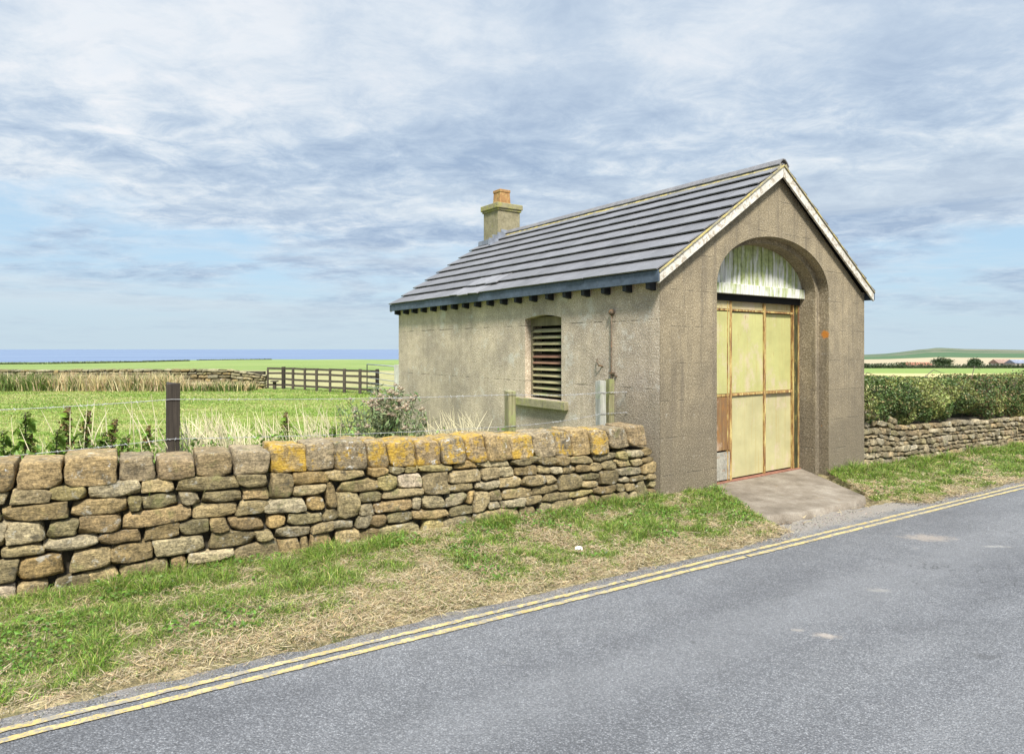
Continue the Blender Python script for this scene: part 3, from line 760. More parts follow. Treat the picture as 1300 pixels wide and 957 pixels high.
# ------------------------------------------------------------------ dry stone walls
def template(par):
    n = len(par); idx = {}; V = []; Fc = []
    def vid(p):
        k = tuple(round(c, 5) for c in p)
        if k not in idx: idx[k] = len(V); V.append(k)
        return idx[k]
    for ax in range(3):
        for sg in (-1, 1):
            if ax == 1 and sg == 1: continue
            for i in range(n-1):
                for j in range(n-1):
                    q = []
                    for a, b in ((i, j), (i+1, j), (i+1, j+1), (i, j+1)):
                        p = [0, 0, 0]; p[ax] = sg; p[(ax+1) % 3] = par[a]; p[(ax+2) % 3] = par[b]; q.append(vid(p))
                    Fc.append(q if sg > 0 else q[::-1])
    return np.array(V), np.array(Fc)
T_hi = template([-1, -.94, -.8, -.5, -.17, .17, .5, .8, .94, 1]); T_lo = template([-1, -.75, -.25, .25, .75, 1])
def stone(T, quad, d0, d1, r, amp, seed, front_tilt=0, cut=(.74, .93)):
    """quad: four (k, z) corners bl, br, tr, tl; d0..d1 depth; returns local (k, depth, z)"""
    V, Fc = T
    q = np.array(quad, float)
    w = (np.linalg.norm(q[1]-q[0]) + np.linalg.norm(q[2]-q[3]))/2; h = (np.linalg.norm(q[3]-q[0]) + np.linalg.norm(q[2]-q[1]))/2; dp = d1-d0
    hs = np.array([w, dp, h])/2; rr = min(r, w*.46, h*.46)
    P = V*hs
    cl = np.clip(P, -(hs-rr), hs-rr); df = P-cl
    ln = np.linalg.norm(df, axis=1, keepdims=True); ln[ln == 0] = 1
    P2 = (cl + df/ln*rr)/hs
    P3 = P2*hs; r1 = np.random.default_rng(int(seed*7+1))
    for _ in range(7):
        nv_ = np.array([r1.choice([-1, 1])*r1.uniform(.25, 1), -r1.uniform(.25, 1.), r1.choice([-1, 1])*r1.uniform(.25, 1)])
        nv_ = nv_/np.maximum(hs, .03); nv_ /= np.linalg.norm(nv_)
        lim = (np.abs(nv_)*hs).sum()*r1.uniform(*cut)
        P3 = P3 - np.maximum(0, P3@nv_ - lim)[:, None]*nv_
    P2 = P3/hs
    a = (P2[:, 0]+1)/2; c = (P2[:, 2]+1)/2; b = (P2[:, 1]+1)/2
    kz = (q[0]*((1-a)*(1-c))[:, None] + q[1]*(a*(1-c))[:, None] + q[2]*(a*c)[:, None] + q[3]*((1-a)*c)[:, None])
    out = np.stack([kz[:, 0], d0 + dp*b, kz[:, 1]], -1)
    res = np.empty_like(out)
    sd = Vector((seed*3.7, seed*1.3, seed*2.9)); fr = 1/max(.06, min(w, h*2.2))
    fr2 = fr*2.6
    for i, p in enumerate(out):
        v = Vector(p) + sd
        n1 = mn.noise_vector(v*fr*1.0); n2 = mn.noise_vector(Vector((v.x*fr2, v.y*fr2, v.z*fr2*1.6)))
        n3 = mn.noise_vector(v*42)
        n4 = mn.noise_vector(v*19)
        o = n1*amp*1.15 + n2*amp*.7 + n4*.009 + n3*.0045
        res[i] = (p[0]+o.x*.75, p[1]+o.y, p[2]+o.z*.55)
    res[:, 1] += front_tilt*(res[:, 2])
    return res, Fc
PAL = [(.27, .215, .12), (.30, .25, .15), (.25, .20, .11), (.32, .265, .155), (.21, .18, .105), (.31, .28, .20), (.28, .25, .165), (.33, .25, .125), (.285, .22, .125), (.26, .225, .135), (.23, .195, .115), (.30, .255, .16), (.24, .215, .13), (.33, .30, .22), (.19, .165, .10), (.29, .255, .13), (.36, .32, .22)]
def build_wall(name, A, Bp, ln, hfun, basefun, ncourse, wrange, thick, T, r, amp, lich, mat, seed, batter=.07, parent=None, gap=.012, wob=.022):
    rr = random.Random(seed)
    fr = [rr.uniform(.8, 1.25) for _ in range(ncourse)]; fr[0] *= 1.2; tot = sum(fr); cum = [0]
    for f in fr: cum.append(cum[-1]+f/tot)
    def zc(j, k):
        if j == 0: wv_ = 0
        else: wv_ = (float(fbm(k*.9, j*3.3, seed)) - .5)*wob*4 + (float(fbm(k*2.6, j*5.1, seed+3)) - .5)*wob*2
        if j == ncourse: wv_ *= .5
        return basefun(k) - .05*(j == 0) + hfun(k)*cum[j] + wv_
    allV = []; allF = []; allC = []; base = 0
    busy = [[] for _ in range(ncourse+1)]
    def emit(quad, s_):
        nonlocal base
        d0 = rr.uniform(-.02, .022); V_, F_ = stone(T, quad, d0, d0+thick*.62, r*rr.uniform(.6, 2.0), amp*rr.uniform(.7, 1.5), s_, batter)
        c = np.array(rr.choice(PAL))*rr.uniform(.58, 1.06)*np.array((1.04, 1., .93)); li_ = lich*rr.random()**2
        if rr.random() < .02: c = np.array((.44, .37, .28))
        allV.append(V_); allF.append(F_+base); allC.append(np.tile([*c, li_], (len(V_), 1))); base += len(V_)
    sdn = seed*100
    for j in range(ncourse):
        k = -rr.uniform(0, .2)
        while k < ln:
            blk = [b for b in busy[j] if b[0] <= k+1e-4 < b[1]]
            if blk: k = blk[0][1]; continue
            w = rr.uniform(*wrange)*(1.25 if rr.random() < .18 else 1)
            if rr.random() < .12: w *= .55
            nb = [b[0] for b in busy[j] if b[0] > k]
            k1 = k+w
            if nb and k1 > min(nb)-.06: k1 = min(nb)
            k1 = min(k1, ln)
            if k1-k < .03: k = k1+1e-3; continue
            g = gap; jt = j+1
            if j < ncourse-1 and rr.random() < .07 and k1-k < wrange[1]: 
                if not any(b[0] < k1 and b[1] > k for b in busy[j+1]): jt = j+2; busy[j+1].append((k, k1))
            m = lambda: rr.uniform(-1, 1)*g*1.5
            sk = rr.uniform(-.035, .035)
            ql = [(k+g/2+m()*.6, zc(j, k)+g/2), (k1-g/2+m()*.6, zc(j, k1)+g/2), (k1-g/2+m()*.6+sk, zc(jt, k1)-g/2+m()*.6), (k+g/2+m()*.6+sk, zc(jt, k)-g/2+m()*.6)]
            hh = ql[3][1]-ql[0][1]
            if jt == j+1 and hh > .11 and rr.random() < .07:
                f = rr.uniform(.4, .62)
                ml = ((ql[0][0]+ql[3][0])/2, ql[0][1]+hh*f); mr = ((ql[1][0]+ql[2][0])/2, ql[1][1]+(ql[2][1]-ql[1][1])*(f+rr.uniform(-.1, .1)))
                sdn += 1; emit([ql[0], ql[1], (mr[0], mr[1]-.004), (ml[0], ml[1]-.004)], sdn); sdn += 1; emit([(ml[0], ml[1]+.004), (mr[0], mr[1]+.004), ql[2], ql[3]], sdn)
            else:
                sdn += 1; emit(ql, sdn)
            k = k1
    V_ = np.concatenate(allV); F_ = np.concatenate(allF); C_ = np.concatenate(allC)
    return V_, F_, C_, zc
def to_world(V_, A, Bp):
    A = np.array(A); d = np.array(Bp)-A; d = d/np.linalg.norm(d); nn = np.array([-d[1], d[0]])
    out = np.empty_like(V_); out[:, :2] = A + V_[:, :1]*d + V_[:, 1:2]*nn; out[:, 2] = V_[:, 2]
    return out, d, nn

# near wall: parametrised from far left (out of frame) to the building corner
WD = np.array([5.5, 3.36]); WD /= np.linalg.norm(WD)
WL0 = np.array([-3.69, 4.71]) - WD*1.3
WLEN = float(np.dot(np.array([1.80, 8.085])-WL0, WD))
def kpx(px, off=0):
    nn = np.array([-WD[1], WD[0]]); p0 = WL0 + nn*off; r_ = (px-650)/F
    return float((r_*p0[1]-p0[0])/(WD[0]-r_*WD[1]))
hbody = lambda k: float(np.interp(k, [0, 1.3, 2.5, 4.5, 6.5, 7.7], [.80, .79, .76, .68, .60, .60]))
wall = empty('dry_stone_wall', (WL0[0], WL0[1], 0), math.atan2(WD[1], WD[0]))
tag(wall, 'low dry stone wall with lichened coping stones running from the left to the garage corner', 'wall')
bfun = lambda k: -.02
V_, F_, C_, zc = build_wall('stonework', None, None, WLEN-.03, hbody, bfun, 6, (.15, .40), .42, T_hi, .013, .013, .16, M['stone'], 3)
link('stonework', np_mesh('stonework', V_, quads=F_, cols=C_, smooth=True), M['stone'], wall)
m = MB()
ks = np.linspace(0, WLEN-.06, 30)
for i in range(len(ks)-1):
    k0, k1 = ks[i], ks[i+1]; h0, h1 = hbody(k0)-.03, hbody(k1)-.03
    m.add([(k0, .10, -.3), (k1, .10, -.3), (k1, .14, h1), (k0, .14, h0), (k0, .42, -.3), (k1, .42, -.3), (k1, .40, h1), (k0, .40, h0)],
          [(0, 1, 2, 3), (7, 6, 5, 4), (3, 2, 6, 7)])
m.build('rubble_core', mat_flat('dark_rubble', (.05, .043, .03), .5, 30, .95), wall)
cop = [-70, 18, 81, 150, 199, 250, 298, 345, 392, 429, 470, 498, 533, 565, 597, 622, 654, 683, 710, 732, 755, 778, 803, 826]
ctop = [(-70, 588), (20, 586), (80, 581), (150, 579), (200, 580), (250, 577), (300, 571), (345, 568), (390, 562), (430, 558), (470, 560), (535, 560), (600, 553), (650, 552), (710, 548), (755, 546), (778, 545), (803, 541), (826, 541)]
for i in range(len(cop)-1):
    k0, k1 = kpx(cop[i]), kpx(cop[i+1]); km = (k0+k1)/2
    pxm = (cop[i]+cop[i+1])/2
    dep = (WL0 + WD*km)[1] + .15
    zt = EYE - (np.interp(pxm, *zip(*ctop)) - 443)/F*dep + random.uniform(-.012, .012)
    zb0, zb1 = zc(6, k0), zc(6, k1)
    lean = .0 if pxm < 440 else -.03
    if i >= 21: zb0 += .05; zb1 += .05
    g = .006; q4 = [(k0+g, zb0-.01), (k1-g, zb1-.01), (k1-g+lean+random.uniform(-.012, .004), zt+random.uniform(-.012, .012)), (k0+g+lean+random.uniform(-.004, .012), zt+random.uniform(-.012, .012))]
    Vs, Fs = stone(T_hi, q4, .0+random.uniform(-.02, .02), .44, random.uniform(.012, .022), .019, 900+i, .07, (.84, .97))
    c = np.array(random.choice([(.25, .19, .112), (.27, .21, .12), (.28, .21, .11), (.245, .2, .13)]))*random.uniform(.85, 1.15)
    lic = .22 + .25*random.random() if pxm < 420 else .55 + .35*random.random()
    if 345 < pxm < 395: lic = .8; c = np.array((.30, .22, .10))
    if pxm > 775: lic = .1
    o_ = link('coping_stone', np_mesh('coping_stone', Vs, quads=Fs, cols=np.tile([*c, lic], (len(Vs), 1)), smooth=True), M['stone'], wall)
    if lic > .7: o_['label'] = 'coping stone covered with yellow lichen'

# wall beyond the garage, under the hedge
RW0 = bw(W+.005, .03); RWD = np.array([math.cos(math.radians(31.8)), math.sin(math.radians(31.8))]); RLEN = 13.0
wall2 = empty('dry_stone_wall', (RW0[0], RW0[1], 0), math.radians(31.8))
tag(wall2, 'rough grey stone wall under the hedge on the right of the garage', 'wall')
h2 = lambda k: float(np.interp(k, [0, .5, 1.2, 3, 6, 9], [.80, .80, .66, .64, .60, .6]))
b2 = lambda k: -.20 - .012*k
V_, F_, C_, zc2 = build_wall('stonework', None, None, RLEN, h2, b2, 7, (.10, .27), .42, T_hi, .014, .016, .02, M['stone'], 9, gap=.014)
C_[:, :3] = C_[:, :3]*.8 + C_[:, :3].mean(axis=1, keepdims=True)*.22
link('stonework', np_mesh('stonework', V_, quads=F_, cols=C_, smooth=True), M['stone'], wall2)
m = MB(); m.add([(0, .12, -.6), (RLEN, .12, -.6), (RLEN, .15, .25), (0, .15, .5), (0, .45, -.6), (RLEN, .45, -.6), (RLEN, .42, .25), (0, .42, .5)], [(0, 1, 2, 3), (7, 6, 5, 4), (3, 2, 6, 7), (1, 5, 6, 2), (4, 0, 3, 7)])
m.build('rubble_core', bpy.data.materials['dark_rubble'], wall2)
for i, (k0, k1, h) in enumerate(((.02, .36, .2), (.38, .62, .13), (.9, 1.2, .12))):
    Vs, Fs = stone(T_hi, [(k0, zc2(7, k0)-.01), (k1, zc2(7, k1)-.01), (k1-.02, zc2(7, k1)+h*.9), (k0+.02, zc2(7, k0)+h)], .0, .4, .05, .022, 990+i, .05)
    link('coping_stone', np_mesh('coping_stone', Vs, quads=Fs, cols=np.tile([.2, .17, .11, .1], (len(Vs), 1)), smooth=True), M['stone'], wall2)

# far field wall
FW0 = np.array([at(-120, 28.5), 28.5]); FW1 = np.array([at(336, 29.0), 29.0]); FLN = float(np.linalg.norm(FW1-FW0)); fa_ = math.atan2(*(FW1-FW0)[::-1])
wall3 = empty('field_wall', (FW0[0], FW0[1], 0), fa_)
tag(wall3, 'distant stone field wall behind tall dry grass across the pasture', 'wall')
V_, F_, C_, zc3 = build_wall('stonework', None, None, FLN, lambda k: float(np.interp(k, [0, FLN-1.6, FLN], [.88, .88, .62])), lambda k: 0.03, 6, (.22, .5), .5, T_lo, .04, .03, .0, M['stone'], 14, gap=.02)
link('stonework', np_mesh('stonework', V_, quads=F_, cols=C_*np.array([.8, .85, .85, 1]), smooth=True), M['stone'], wall3)
m = MB(); m.box(0, FLN-.1, .15, .45, -.2, .8); m.build('rubble_core', bpy.data.materials['dark_rubble'], wall3)

# ------------------------------------------------------------------ fences
fdir = WD; fn = np.array([-WD[1], WD[0]])
def fence_pt(px, off=.62):
    k = kpx(px, off); p = WL0 + WD*k + fn*off
    return p, k
wf = empty('wire_fence', (float(WL0[0]), float(WL0[1]), 0)); wf.location = (0, 0, 0)
tag(wf, 'two strand barbed wire fence on wooden posts just behind the near stone wall', 'fence')
def post(px, w, d, top, mat, lbl=None, split=False):
    p, k = fence_pt(px); m = MB(); a = math.atan2(WD[1], WD[0])
    R = Matrix.Translation((p[0], p[1], 0)) @ Matrix.Rotation(a, 4, 'Z') @ Matrix.Rotation(random.uniform(-.015, .015), 4, 'Y')
    N = 6
    vs_ = []; 
    for i in range(N+1):
        z = -.3 + (top+.3)*i/N
        for x, y in ((-1, -1), (1, -1), (1, 1), (-1, 1)):
            tz = z + (random.uniform(-.012, .018) if i == N else 0)
            vs_.append(R @ Vector((x*w/2+random.uniform(-.003, .003), y*d/2+random.uniform(-.003, .003), tz)))
    fs_ = [(3, 2, 1, 0), tuple(4*N+i for i in range(4))]
    for i in range(N):
        for j in range(4): fs_.append((i*4+j, i*4+(j+1) % 4, (i+1)*4+(j+1) % 4, (i+1)*4+j))
    m.add(vs_, fs_); o_ = m.build('fence_post', mat, wf, bevel=.006)
    if lbl: o_['label'] = lbl
    return p
post(218, .105, .10, 1.50, M['postdark'], 'dark tarred square post')
post(649, .10, .10, 1.31, M['postgreen'], 'mossy green post')
post(763, .095, .1, 1.395, M['postgrey'], 'silver grey half of a split post'); post(773.5, .085, .09, 1.40, M['postgreen'])
post(-160, .1, .1, 1.45, M['postdark'])
def wire(zs, seed):
    m = MB(); pts = []; rr = random.Random(seed)
    pxs = [-160, 218, 649, 763, 830]
    for i in range(len(pxs)-1):
        p0, k0 = fence_pt(pxs[i], .56); p1, k1 = fence_pt(pxs[i+1], .56)
        n_ = 24
        for j in range(n_):
            f = j/n_; q = p0*(1-f) + p1*f
            z = zs[i]*(1-f) + zs[i+1]*f - .02*math.sin(math.pi*f)*(1 if k1-k0 > 1 else .2)
            pts.append((q[0], q[1], z))
    m.tube(pts, .0024, 5)
    for i in range(len(pts)-1):
        for f in (0.2, .7):
            q = Vector(pts[i]).lerp(Vector(pts[i+1]), f)
            if rr.random() < .8:
                dvec = Vector((rr.uniform(-1, 1), rr.uniform(-1, 1), rr.uniform(-1, 1))).normalized()*.016
                m.tube([q-dvec, q+dvec], .0022, 4)
    m.build('wire_strand', M['wire'], wf)
wire([1.33, 1.355, 1.27, 1.245, 1.24], 1); wire([.95, 1.005, .90, .975, .98], 2)

# rail fence across the pasture
rf = empty('rail_fence', (at(360, 29), 29, 0)); rf.location = (0, 0, 0)
tag(rf, 'grey post and rail fence with four rails across the far side of the pasture', 'fence')
fposts = [(340, 29.3, .85, .07), (360, 29, .98, .13), (372, 28.4, .95, .09), (387, 27.9, .95, .09), (402, 27.4, .95, .1), (419, 26.9, .96, .09), (437, 26.3, .97, .11), (457, 25.7, .97, .1), (479, 25, .99, .13)]
PP = []
for px, d, h, w in fposts:
    x = at(px, d); z0 = float(gz(x, d)); PP.append((x, d, z0))
    m = MB(); m.box(x-w/2, x+w/2, d-w/2, d+w/2, z0-.2, z0+h, jit=.008); m.build('fence_post', M['postdark'] if px in (360, 479) else M['rail'], rf, bevel=.008)
for zf in (.17, .43, .68, .9):
    for i in range(0, len(PP)-1):
        a, b = PP[i], PP[i+1]
        m = MB(); m.bar((a[0]-.05, a[1]+.07, a[2]+zf+random.uniform(-.015, .015)), (b[0]+.05, b[1]+.07, b[2]+zf+random.uniform(-.015, .015)), .04, .085); m.build('fence_rail', M['rail'], rf)
x = at(350, 28.8); m = MB(); m.box(x-.13, x+.13, 28.5, 28.8, .36, .41); m.box(x-.06, x+.06, 28.6, 28.72, -.1, .36); m.build('stile_step', M['rail'], rf)
# field gate and its post
ga, gb = Vector((at(466, 25.6), 25.6, 0)), Vector((at(501, 22.6), 22.6, 0))
gate = empty('metal_gate', (ga.x, ga.y, 0)); gate.location = (0, 0, 0)
tag(gate, 'galvanised tubular field gate standing beside the rear of the garage', 'gate')
m = MB()
for p, q, r_ in ((ga, gb, 0),):
    m.tube([ga+Vector((0, 0, .15)), ga+Vector((0, 0, 1.2)), gb+Vector((0, 0, 1.2)), gb+Vector((0, 0, .15)), ga+Vector((0, 0, .15))], .022, 8)
m.build('gate_frame', M['galv'], gate, smooth=True)
for z in (.33, .5, .68, .92):
    m = MB(); m.tube([ga+Vector((0, 0, z)), gb+Vector((0, 0, z))], .015, 7); m.build('gate_bar', M['galv'], gate, smooth=True)
x = at(505, 22.2); m = MB(); m.box(x-.1, x+.1, 22.1, 22.3, -.3, 1.27, jit=.01)
tag(m.build('gate_post', M['postgrey'], None, bevel=.01), 'grey timber gate post hard against the rear corner of the garage', 'post')

# ------------------------------------------------------------------ grass, straw and leaves
def blade_mesh(name, P, H, Wd, lean, bend, az, face, C):
    N = len(P); d = np.stack([np.cos(az), np.sin(az), 0*az], -1); s = np.stack([np.cos(face), np.sin(face), 0*face], -1)
    V = np.empty((N, 5, 3))
    for i, f in enumerate((0, .55, 1.)):
        h = H*f
        off = d*((lean*f + bend*f*f)*H)[:, None]
        c = P + off; c[:, 2] += h*np.clip(1 - .45*(lean*f+bend*f*f), .05, 1)
        w = Wd*(1, .75, 0)[i]/2
        if i < 2: V[:, i*2] = c - s*w[:, None]; V[:, i*2+1] = c + s*w[:, None]
        else: V[:, 4] = c
    b = np.arange(N)*5
    q = np.stack([b, b+1, b+3, b+2], -1); t = np.stack([b+2, b+3, b+4], -1)
    return np_mesh(name, V.reshape(-1, 3), tris=t, quads=q, cols=np.repeat(C, 5, axis=0))
def leaf_mesh(name, P, size, C, up=.0, aspect=.55, nrm=None, axis=None):
    N = len(P); n = rng.normal(size=(N, 3)) if nrm is None else nrm + rng.normal(size=(N, 3))*.5
    n[:, 2] += up; n /= np.linalg.norm(n, axis=1, keepdims=True)
    a = rng.normal(size=(N, 3)); a -= n*(a*n).sum(1, keepdims=True); a /= np.linalg.norm(a, axis=1, keepdims=True); b = np.cross(n, a)
    s = np.asarray(size).reshape(-1, 1)*np.ones((N, 1))
    fold = n*s*.12
    V = np.stack([P - a*s*.5, P - a*s*.05 + b*s*aspect*.5 + fold, P + a*s*.5, P - a*s*.05 - b*s*aspect*.5 + fold], 1)
    i = np.arange(N)*4
    V = V.reshape(-1, 3); tr = np.concatenate([np.stack([i, i+1, i+2], -1), np.stack([i, i+2, i+3], -1)]); C = np.repeat(C, 4, axis=0); qd = None
    if axis:      # leaf stalks running to the plant's own axis
        z0, z1, K = axis; zz = np.linspace(z0, z1, K); b0 = len(V)
        A = np.stack([np.stack([-.003+0*zz, 0*zz, zz], -1), np.stack([.003+0*zz, 0*zz, zz], -1)], 1).reshape(-1, 3)
        k = np.arange(K-1)*2 + b0; qd = np.stack([k, k+1, k+3, k+2], -1)
        near = np.clip(np.round((P[:, 2]-.02-z0)/(z1-z0)*(K-1)), 0, K-1).astype(int)*2 + b0
        tr = np.concatenate([tr, np.stack([near, near+1, i], -1)]); V = np.concatenate([V, A]); C = np.concatenate([C, np.repeat(C[:1], len(A), axis=0)])
    return np_mesh(name, V, tris=tr, quads=qd, cols=C)
def jitc(base, N, v=.25):
    base = np.array(base); return base[None, :]*(1 + rng.normal(size=(N, 1))*v).clip(.45, 1.8)*(1 + rng.normal(size=(N, 3))*.06)

def verge_pts(N, lo=.36, dens=None):
    u = rng.uniform(-5.0, 19, N*3); 
    # thin out with distance
    x, y = to_xy(u, 1.0); keep = rng.random(len(u)) < np.clip((7.0/np.maximum(y, 3))**1.3, .1, 1); u = u[keep]
    v = rng.uniform(lo, 2.0, len(u)); ok = (v < wall_v(u)-.005) & ~in_apron(u, v) & (v > road_e(u) + lo - .34)
    u, v = u[ok][:N], v[ok][:N]
    x, y = to_xy(u, v)
    return u, v, x, y, gz(x, y)
def gmask(u, v):
    m = .36*fbm(u*1.3, v*1.9, 50) + .38*fbm(u*3.7, v*4.6, 55) + .26*fbm(u*9, v*10, 57)
    m = .49 + (m - .5)*2.3
    wv_ = wall_v(u); f = (v-.3)/(wv_-.3)
    m = m - .26*ss(.30, .0, f)
    m = m + .16*ss(8.0, 9.0, u) + .12*ss(4.0, 5.2, u)*ss(6.2, 5.4, u) + .05*ss(.3, -1.5, u)
    m = m + .06*ss(.45, .9, f)
    return m
# green blades
u, v, x, y, z = verge_pts(240000)
g = gmask(u, v); k = rng.random(len(u)) < np.clip((g-.285)*4.5, 0.2, 1); u, v, x, y, z, g = [q[k] for q in (u, v, x, y, z, g)]
N = len(u); tall = np.clip((g-.42)*2.2, .10, 1)*np.clip((fbm(u*5.5, v*5.5, 58)-.36)*4, .25, 1.25)
H = (.035 + .15*tall*rng.random(N)**.8)*(1+.5*(v > 1.6)); C = jitc((.125, .215, .024), N, .35)*(.75+.55*fbm(u*2.1, v*2.1, 59))[:, None]; dead = rng.random(N) < .12
mixd = rng.random(N); C[mixd < .3] = jitc((.25, .31, .06), (mixd < .3).sum()); C[mixd > .86] = jitc((.085, .155, .022), (mixd > .86).sum())
C[dead] = jitc((.36, .30, .14), dead.sum(), .3)
Wd = rng.uniform(.003, .0065, N)*np.clip(y/6, .9, 2)
me = blade_mesh('verge_grass', np.stack([x, y, z-.005], -1), H, Wd, rng.uniform(0, .6, N), rng.uniform(.1, 1.0, N), rng.uniform(0, 6.28, N), rng.uniform(0, 6.28, N), C)
tag(link('verge_grass', me, M['grass']), 'patchy green grass growing along the roadside verge below the wall', 'grass', kind='stuff')
# straw lying on the verge
u, v, x, y, z = verge_pts(230000, .16); z = np.maximum(z, np.where(v < road_e(u)+.06, zr(u)+.012, -9))
g = gmask(u, v); k = rng.random(len(u)) < np.clip(1.05-(g-.30)*3.0, .12, 1)*np.clip((v-.17)/.22, 0, 1)**1.5*np.where((u > 5.3) & (u < 7.9) & (v < .75), .06, 1); u, v, x, y, z = [q[k] for q in (u, v, x, y, z)]
N = len(u); C = jitc((.37, .285, .155), N, .35); C[rng.random(N) < .3] = jitc((.52, .44, .29), 1, .1)[0]
az = rng.uniform(0, 6.28, N); Lb = rng.uniform(.015, .095, N); tilt = rng.uniform(-.05, .35, N)
A_ = np.stack([x, y, z+rng.uniform(0, .025, N)], -1); dv = np.stack([np.cos(az), np.sin(az), tilt], -1)*Lb[:, None]; sd_ = np.stack([-np.sin(az), np.cos(az), rng.uniform(-.6, .6, N)], -1)*(rng.uniform(.0010, .0023, N)*np.clip(y/6, .9, 2))[:, None]
mid = A_ + dv*.5 + rng.normal(size=(N, 3))*(Lb*.08)[:, None]; mid[:, 2] = np.maximum(mid[:, 2], z+.004)
V = np.stack([A_-sd_, A_+sd_, mid-sd_, mid+sd_, A_+dv], 1).reshape(-1, 3); b = np.arange(N)*5
me = np_mesh('dry_straw', V, tris=np.stack([b+2, b+3, b+4], -1), quads=np.stack([b, b+1, b+3, b+2], -1), cols=np.repeat(C, 5, axis=0))
tag(link('dry_straw', me, M['straw']), 'dry cut grass lying bleached on the verge and road edge', 'straw', kind='stuff')
# grit washed along the road edge
N = 9000; u = rng.uniform(-6, 19, N); v = .17 + np.abs(rng.normal(size=N))*.10 + .32*ss(5.0, 5.5, u)*ss(8.3, 7.7, u)*rng.random(N); x, y = to_xy(u, v); keep = fbm(u*2, v*6, 64) > .42
u, v, x, y = u[keep], v[keep], x[keep], y[keep]; N = len(u); r_ = rng.uniform(.002, .008, N)*np.clip(y/6, .8, 1.6)
base = np.array([(1, 0, 0), (-.5, .87, 0), (-.5, -.87, 0), (0, 0, 1.1)]); ang = rng.uniform(0, 6.28, N); ca, sa = np.cos(ang), np.sin(ang)
V = np.stack([np.stack([b[0]*ca-b[1]*sa, b[0]*sa+b[1]*ca, b[2]+0*ca], -1)*r_[:, None]*rng.uniform(.6, 1.3, (N, 1)) for b in base], 1) + np.stack([x, y, np.maximum(gz(x, y), zr(u)+.004)], -1)[:, None, :]
i = np.arange(N)*4; tr = np.concatenate([np.stack([i+a, i+b, i+3], -1) for a, b in ((0, 1), (1, 2), (2, 0))])
tag(link('roadside_grit', np_mesh('roadside_grit', V.reshape(-1, 3), tris=tr, cols=np.repeat(jitc((.25, .225, .19), N, .4), 4, axis=0)), M['straw']), 'loose grit and small stones along the edge of the asphalt', 'grit', kind='stuff')
# broad leaved ground cover
u, v, x, y, z = verge_pts(26000, .6)
g = gmask(u+3, v) ; k = fbm(u*2.4, v*2.4, 61) > .56; u, v, x, y, z = [q[k] for q in (u, v, x, y, z)]; N = len(u)
P = np.stack([x, y, z+rng.uniform(.005, .06, N)], -1)
me = leaf_mesh('ground_leaves', P, rng.uniform(.015, .045, N), jitc((.10, .19, .025), N, .3), up=1.6, aspect=.6)
tag(link('verge_weeds', me, M['leaf']), 'low broad leaved weeds scattered in the verge grass', 'weeds', kind='stuff')
# pasture turf
N = 170000; d = 5.5 + 23*rng.random(N)**1.25; a = rng.uniform(-.86, .02, N); x = a*d; y = d
u, v = to_uv(x, y); k = v > wall_v(u)+.75; x, y, u, v = x[k], y[k], u[k], v[k]
bt = (x-C0[0])*TX[0] + (y-C0[1])*TX[1]; bs = (x-C0[0])*SY[0] + (y-C0[1])*SY[1]
k = ~((bt > -.02) & (bs < 7.6)); x, y = x[k], y[k]; N = len(x)
g = fbm(x*.5, y*1.1, 80); C = np.where((g < .5)[:, None], jitc((.145, .225, .028), N, .25), jitc((.25, .29, .07), N, .25)); pick = rng.random(N) < .13 + .4*(fbm(x*.25, y*.9, 83) > .58); C[pick] = jitc((.40, .37, .16), pick.sum(), .2)
me = blade_mesh('pasture_grass', np.stack([x, y, gz(x, y)-.01], -1), rng.uniform(.025, .075, N), np.clip(y*.0011, .006, .03), rng.uniform(0, .6, N), rng.uniform(0, .8, N), rng.uniform(0, 6.28, N), rng.uniform(0, 6.28, N), C)
tag(link('pasture_grass', me, M['grass']), 'short bright green pasture turf behind the stone wall', 'grass', kind='stuff')
# rank grass at the back of the near wall
N = 22000; k_ = rng.uniform(-.6, WLEN-.3, N); off = .45 + rng.random(N)**1.4*1.0
p = WL0[None, :] + k_[:, None]*WD + off[:, None]*fn
dens = fbm(k_*1.4, off*1.4, 90); keep = rng.random(N) < np.clip((dens-.28)*3, .1, 1)*np.where(k_ > 5.6, .25, 1); p = p[keep]; k_ = k_[keep]; N = len(p)
H = rng.uniform(.55, 1.12, N)*np.where(k_ > 4.8, .85, 1); C = jitc((.16, .22, .04), N, .3); dry = rng.random(N) < .3; C[dry] = jitc((.46, .42, .22), dry.sum(), .2)
me = blade_mesh('rank_grass', np.stack([p[:, 0], p[:, 1], gz(p[:, 0], p[:, 1])], -1), H, rng.uniform(.006, .012, N), rng.uniform(0, .25, N), rng.uniform(0, .55, N), rng.uniform(0, 6.28, N), rng.uniform(0, 6.28, N), C)
tag(link('rank_grass', me, M['grass']), 'long rank green grass in the strip between near wall and pasture', 'grass', kind='stuff')
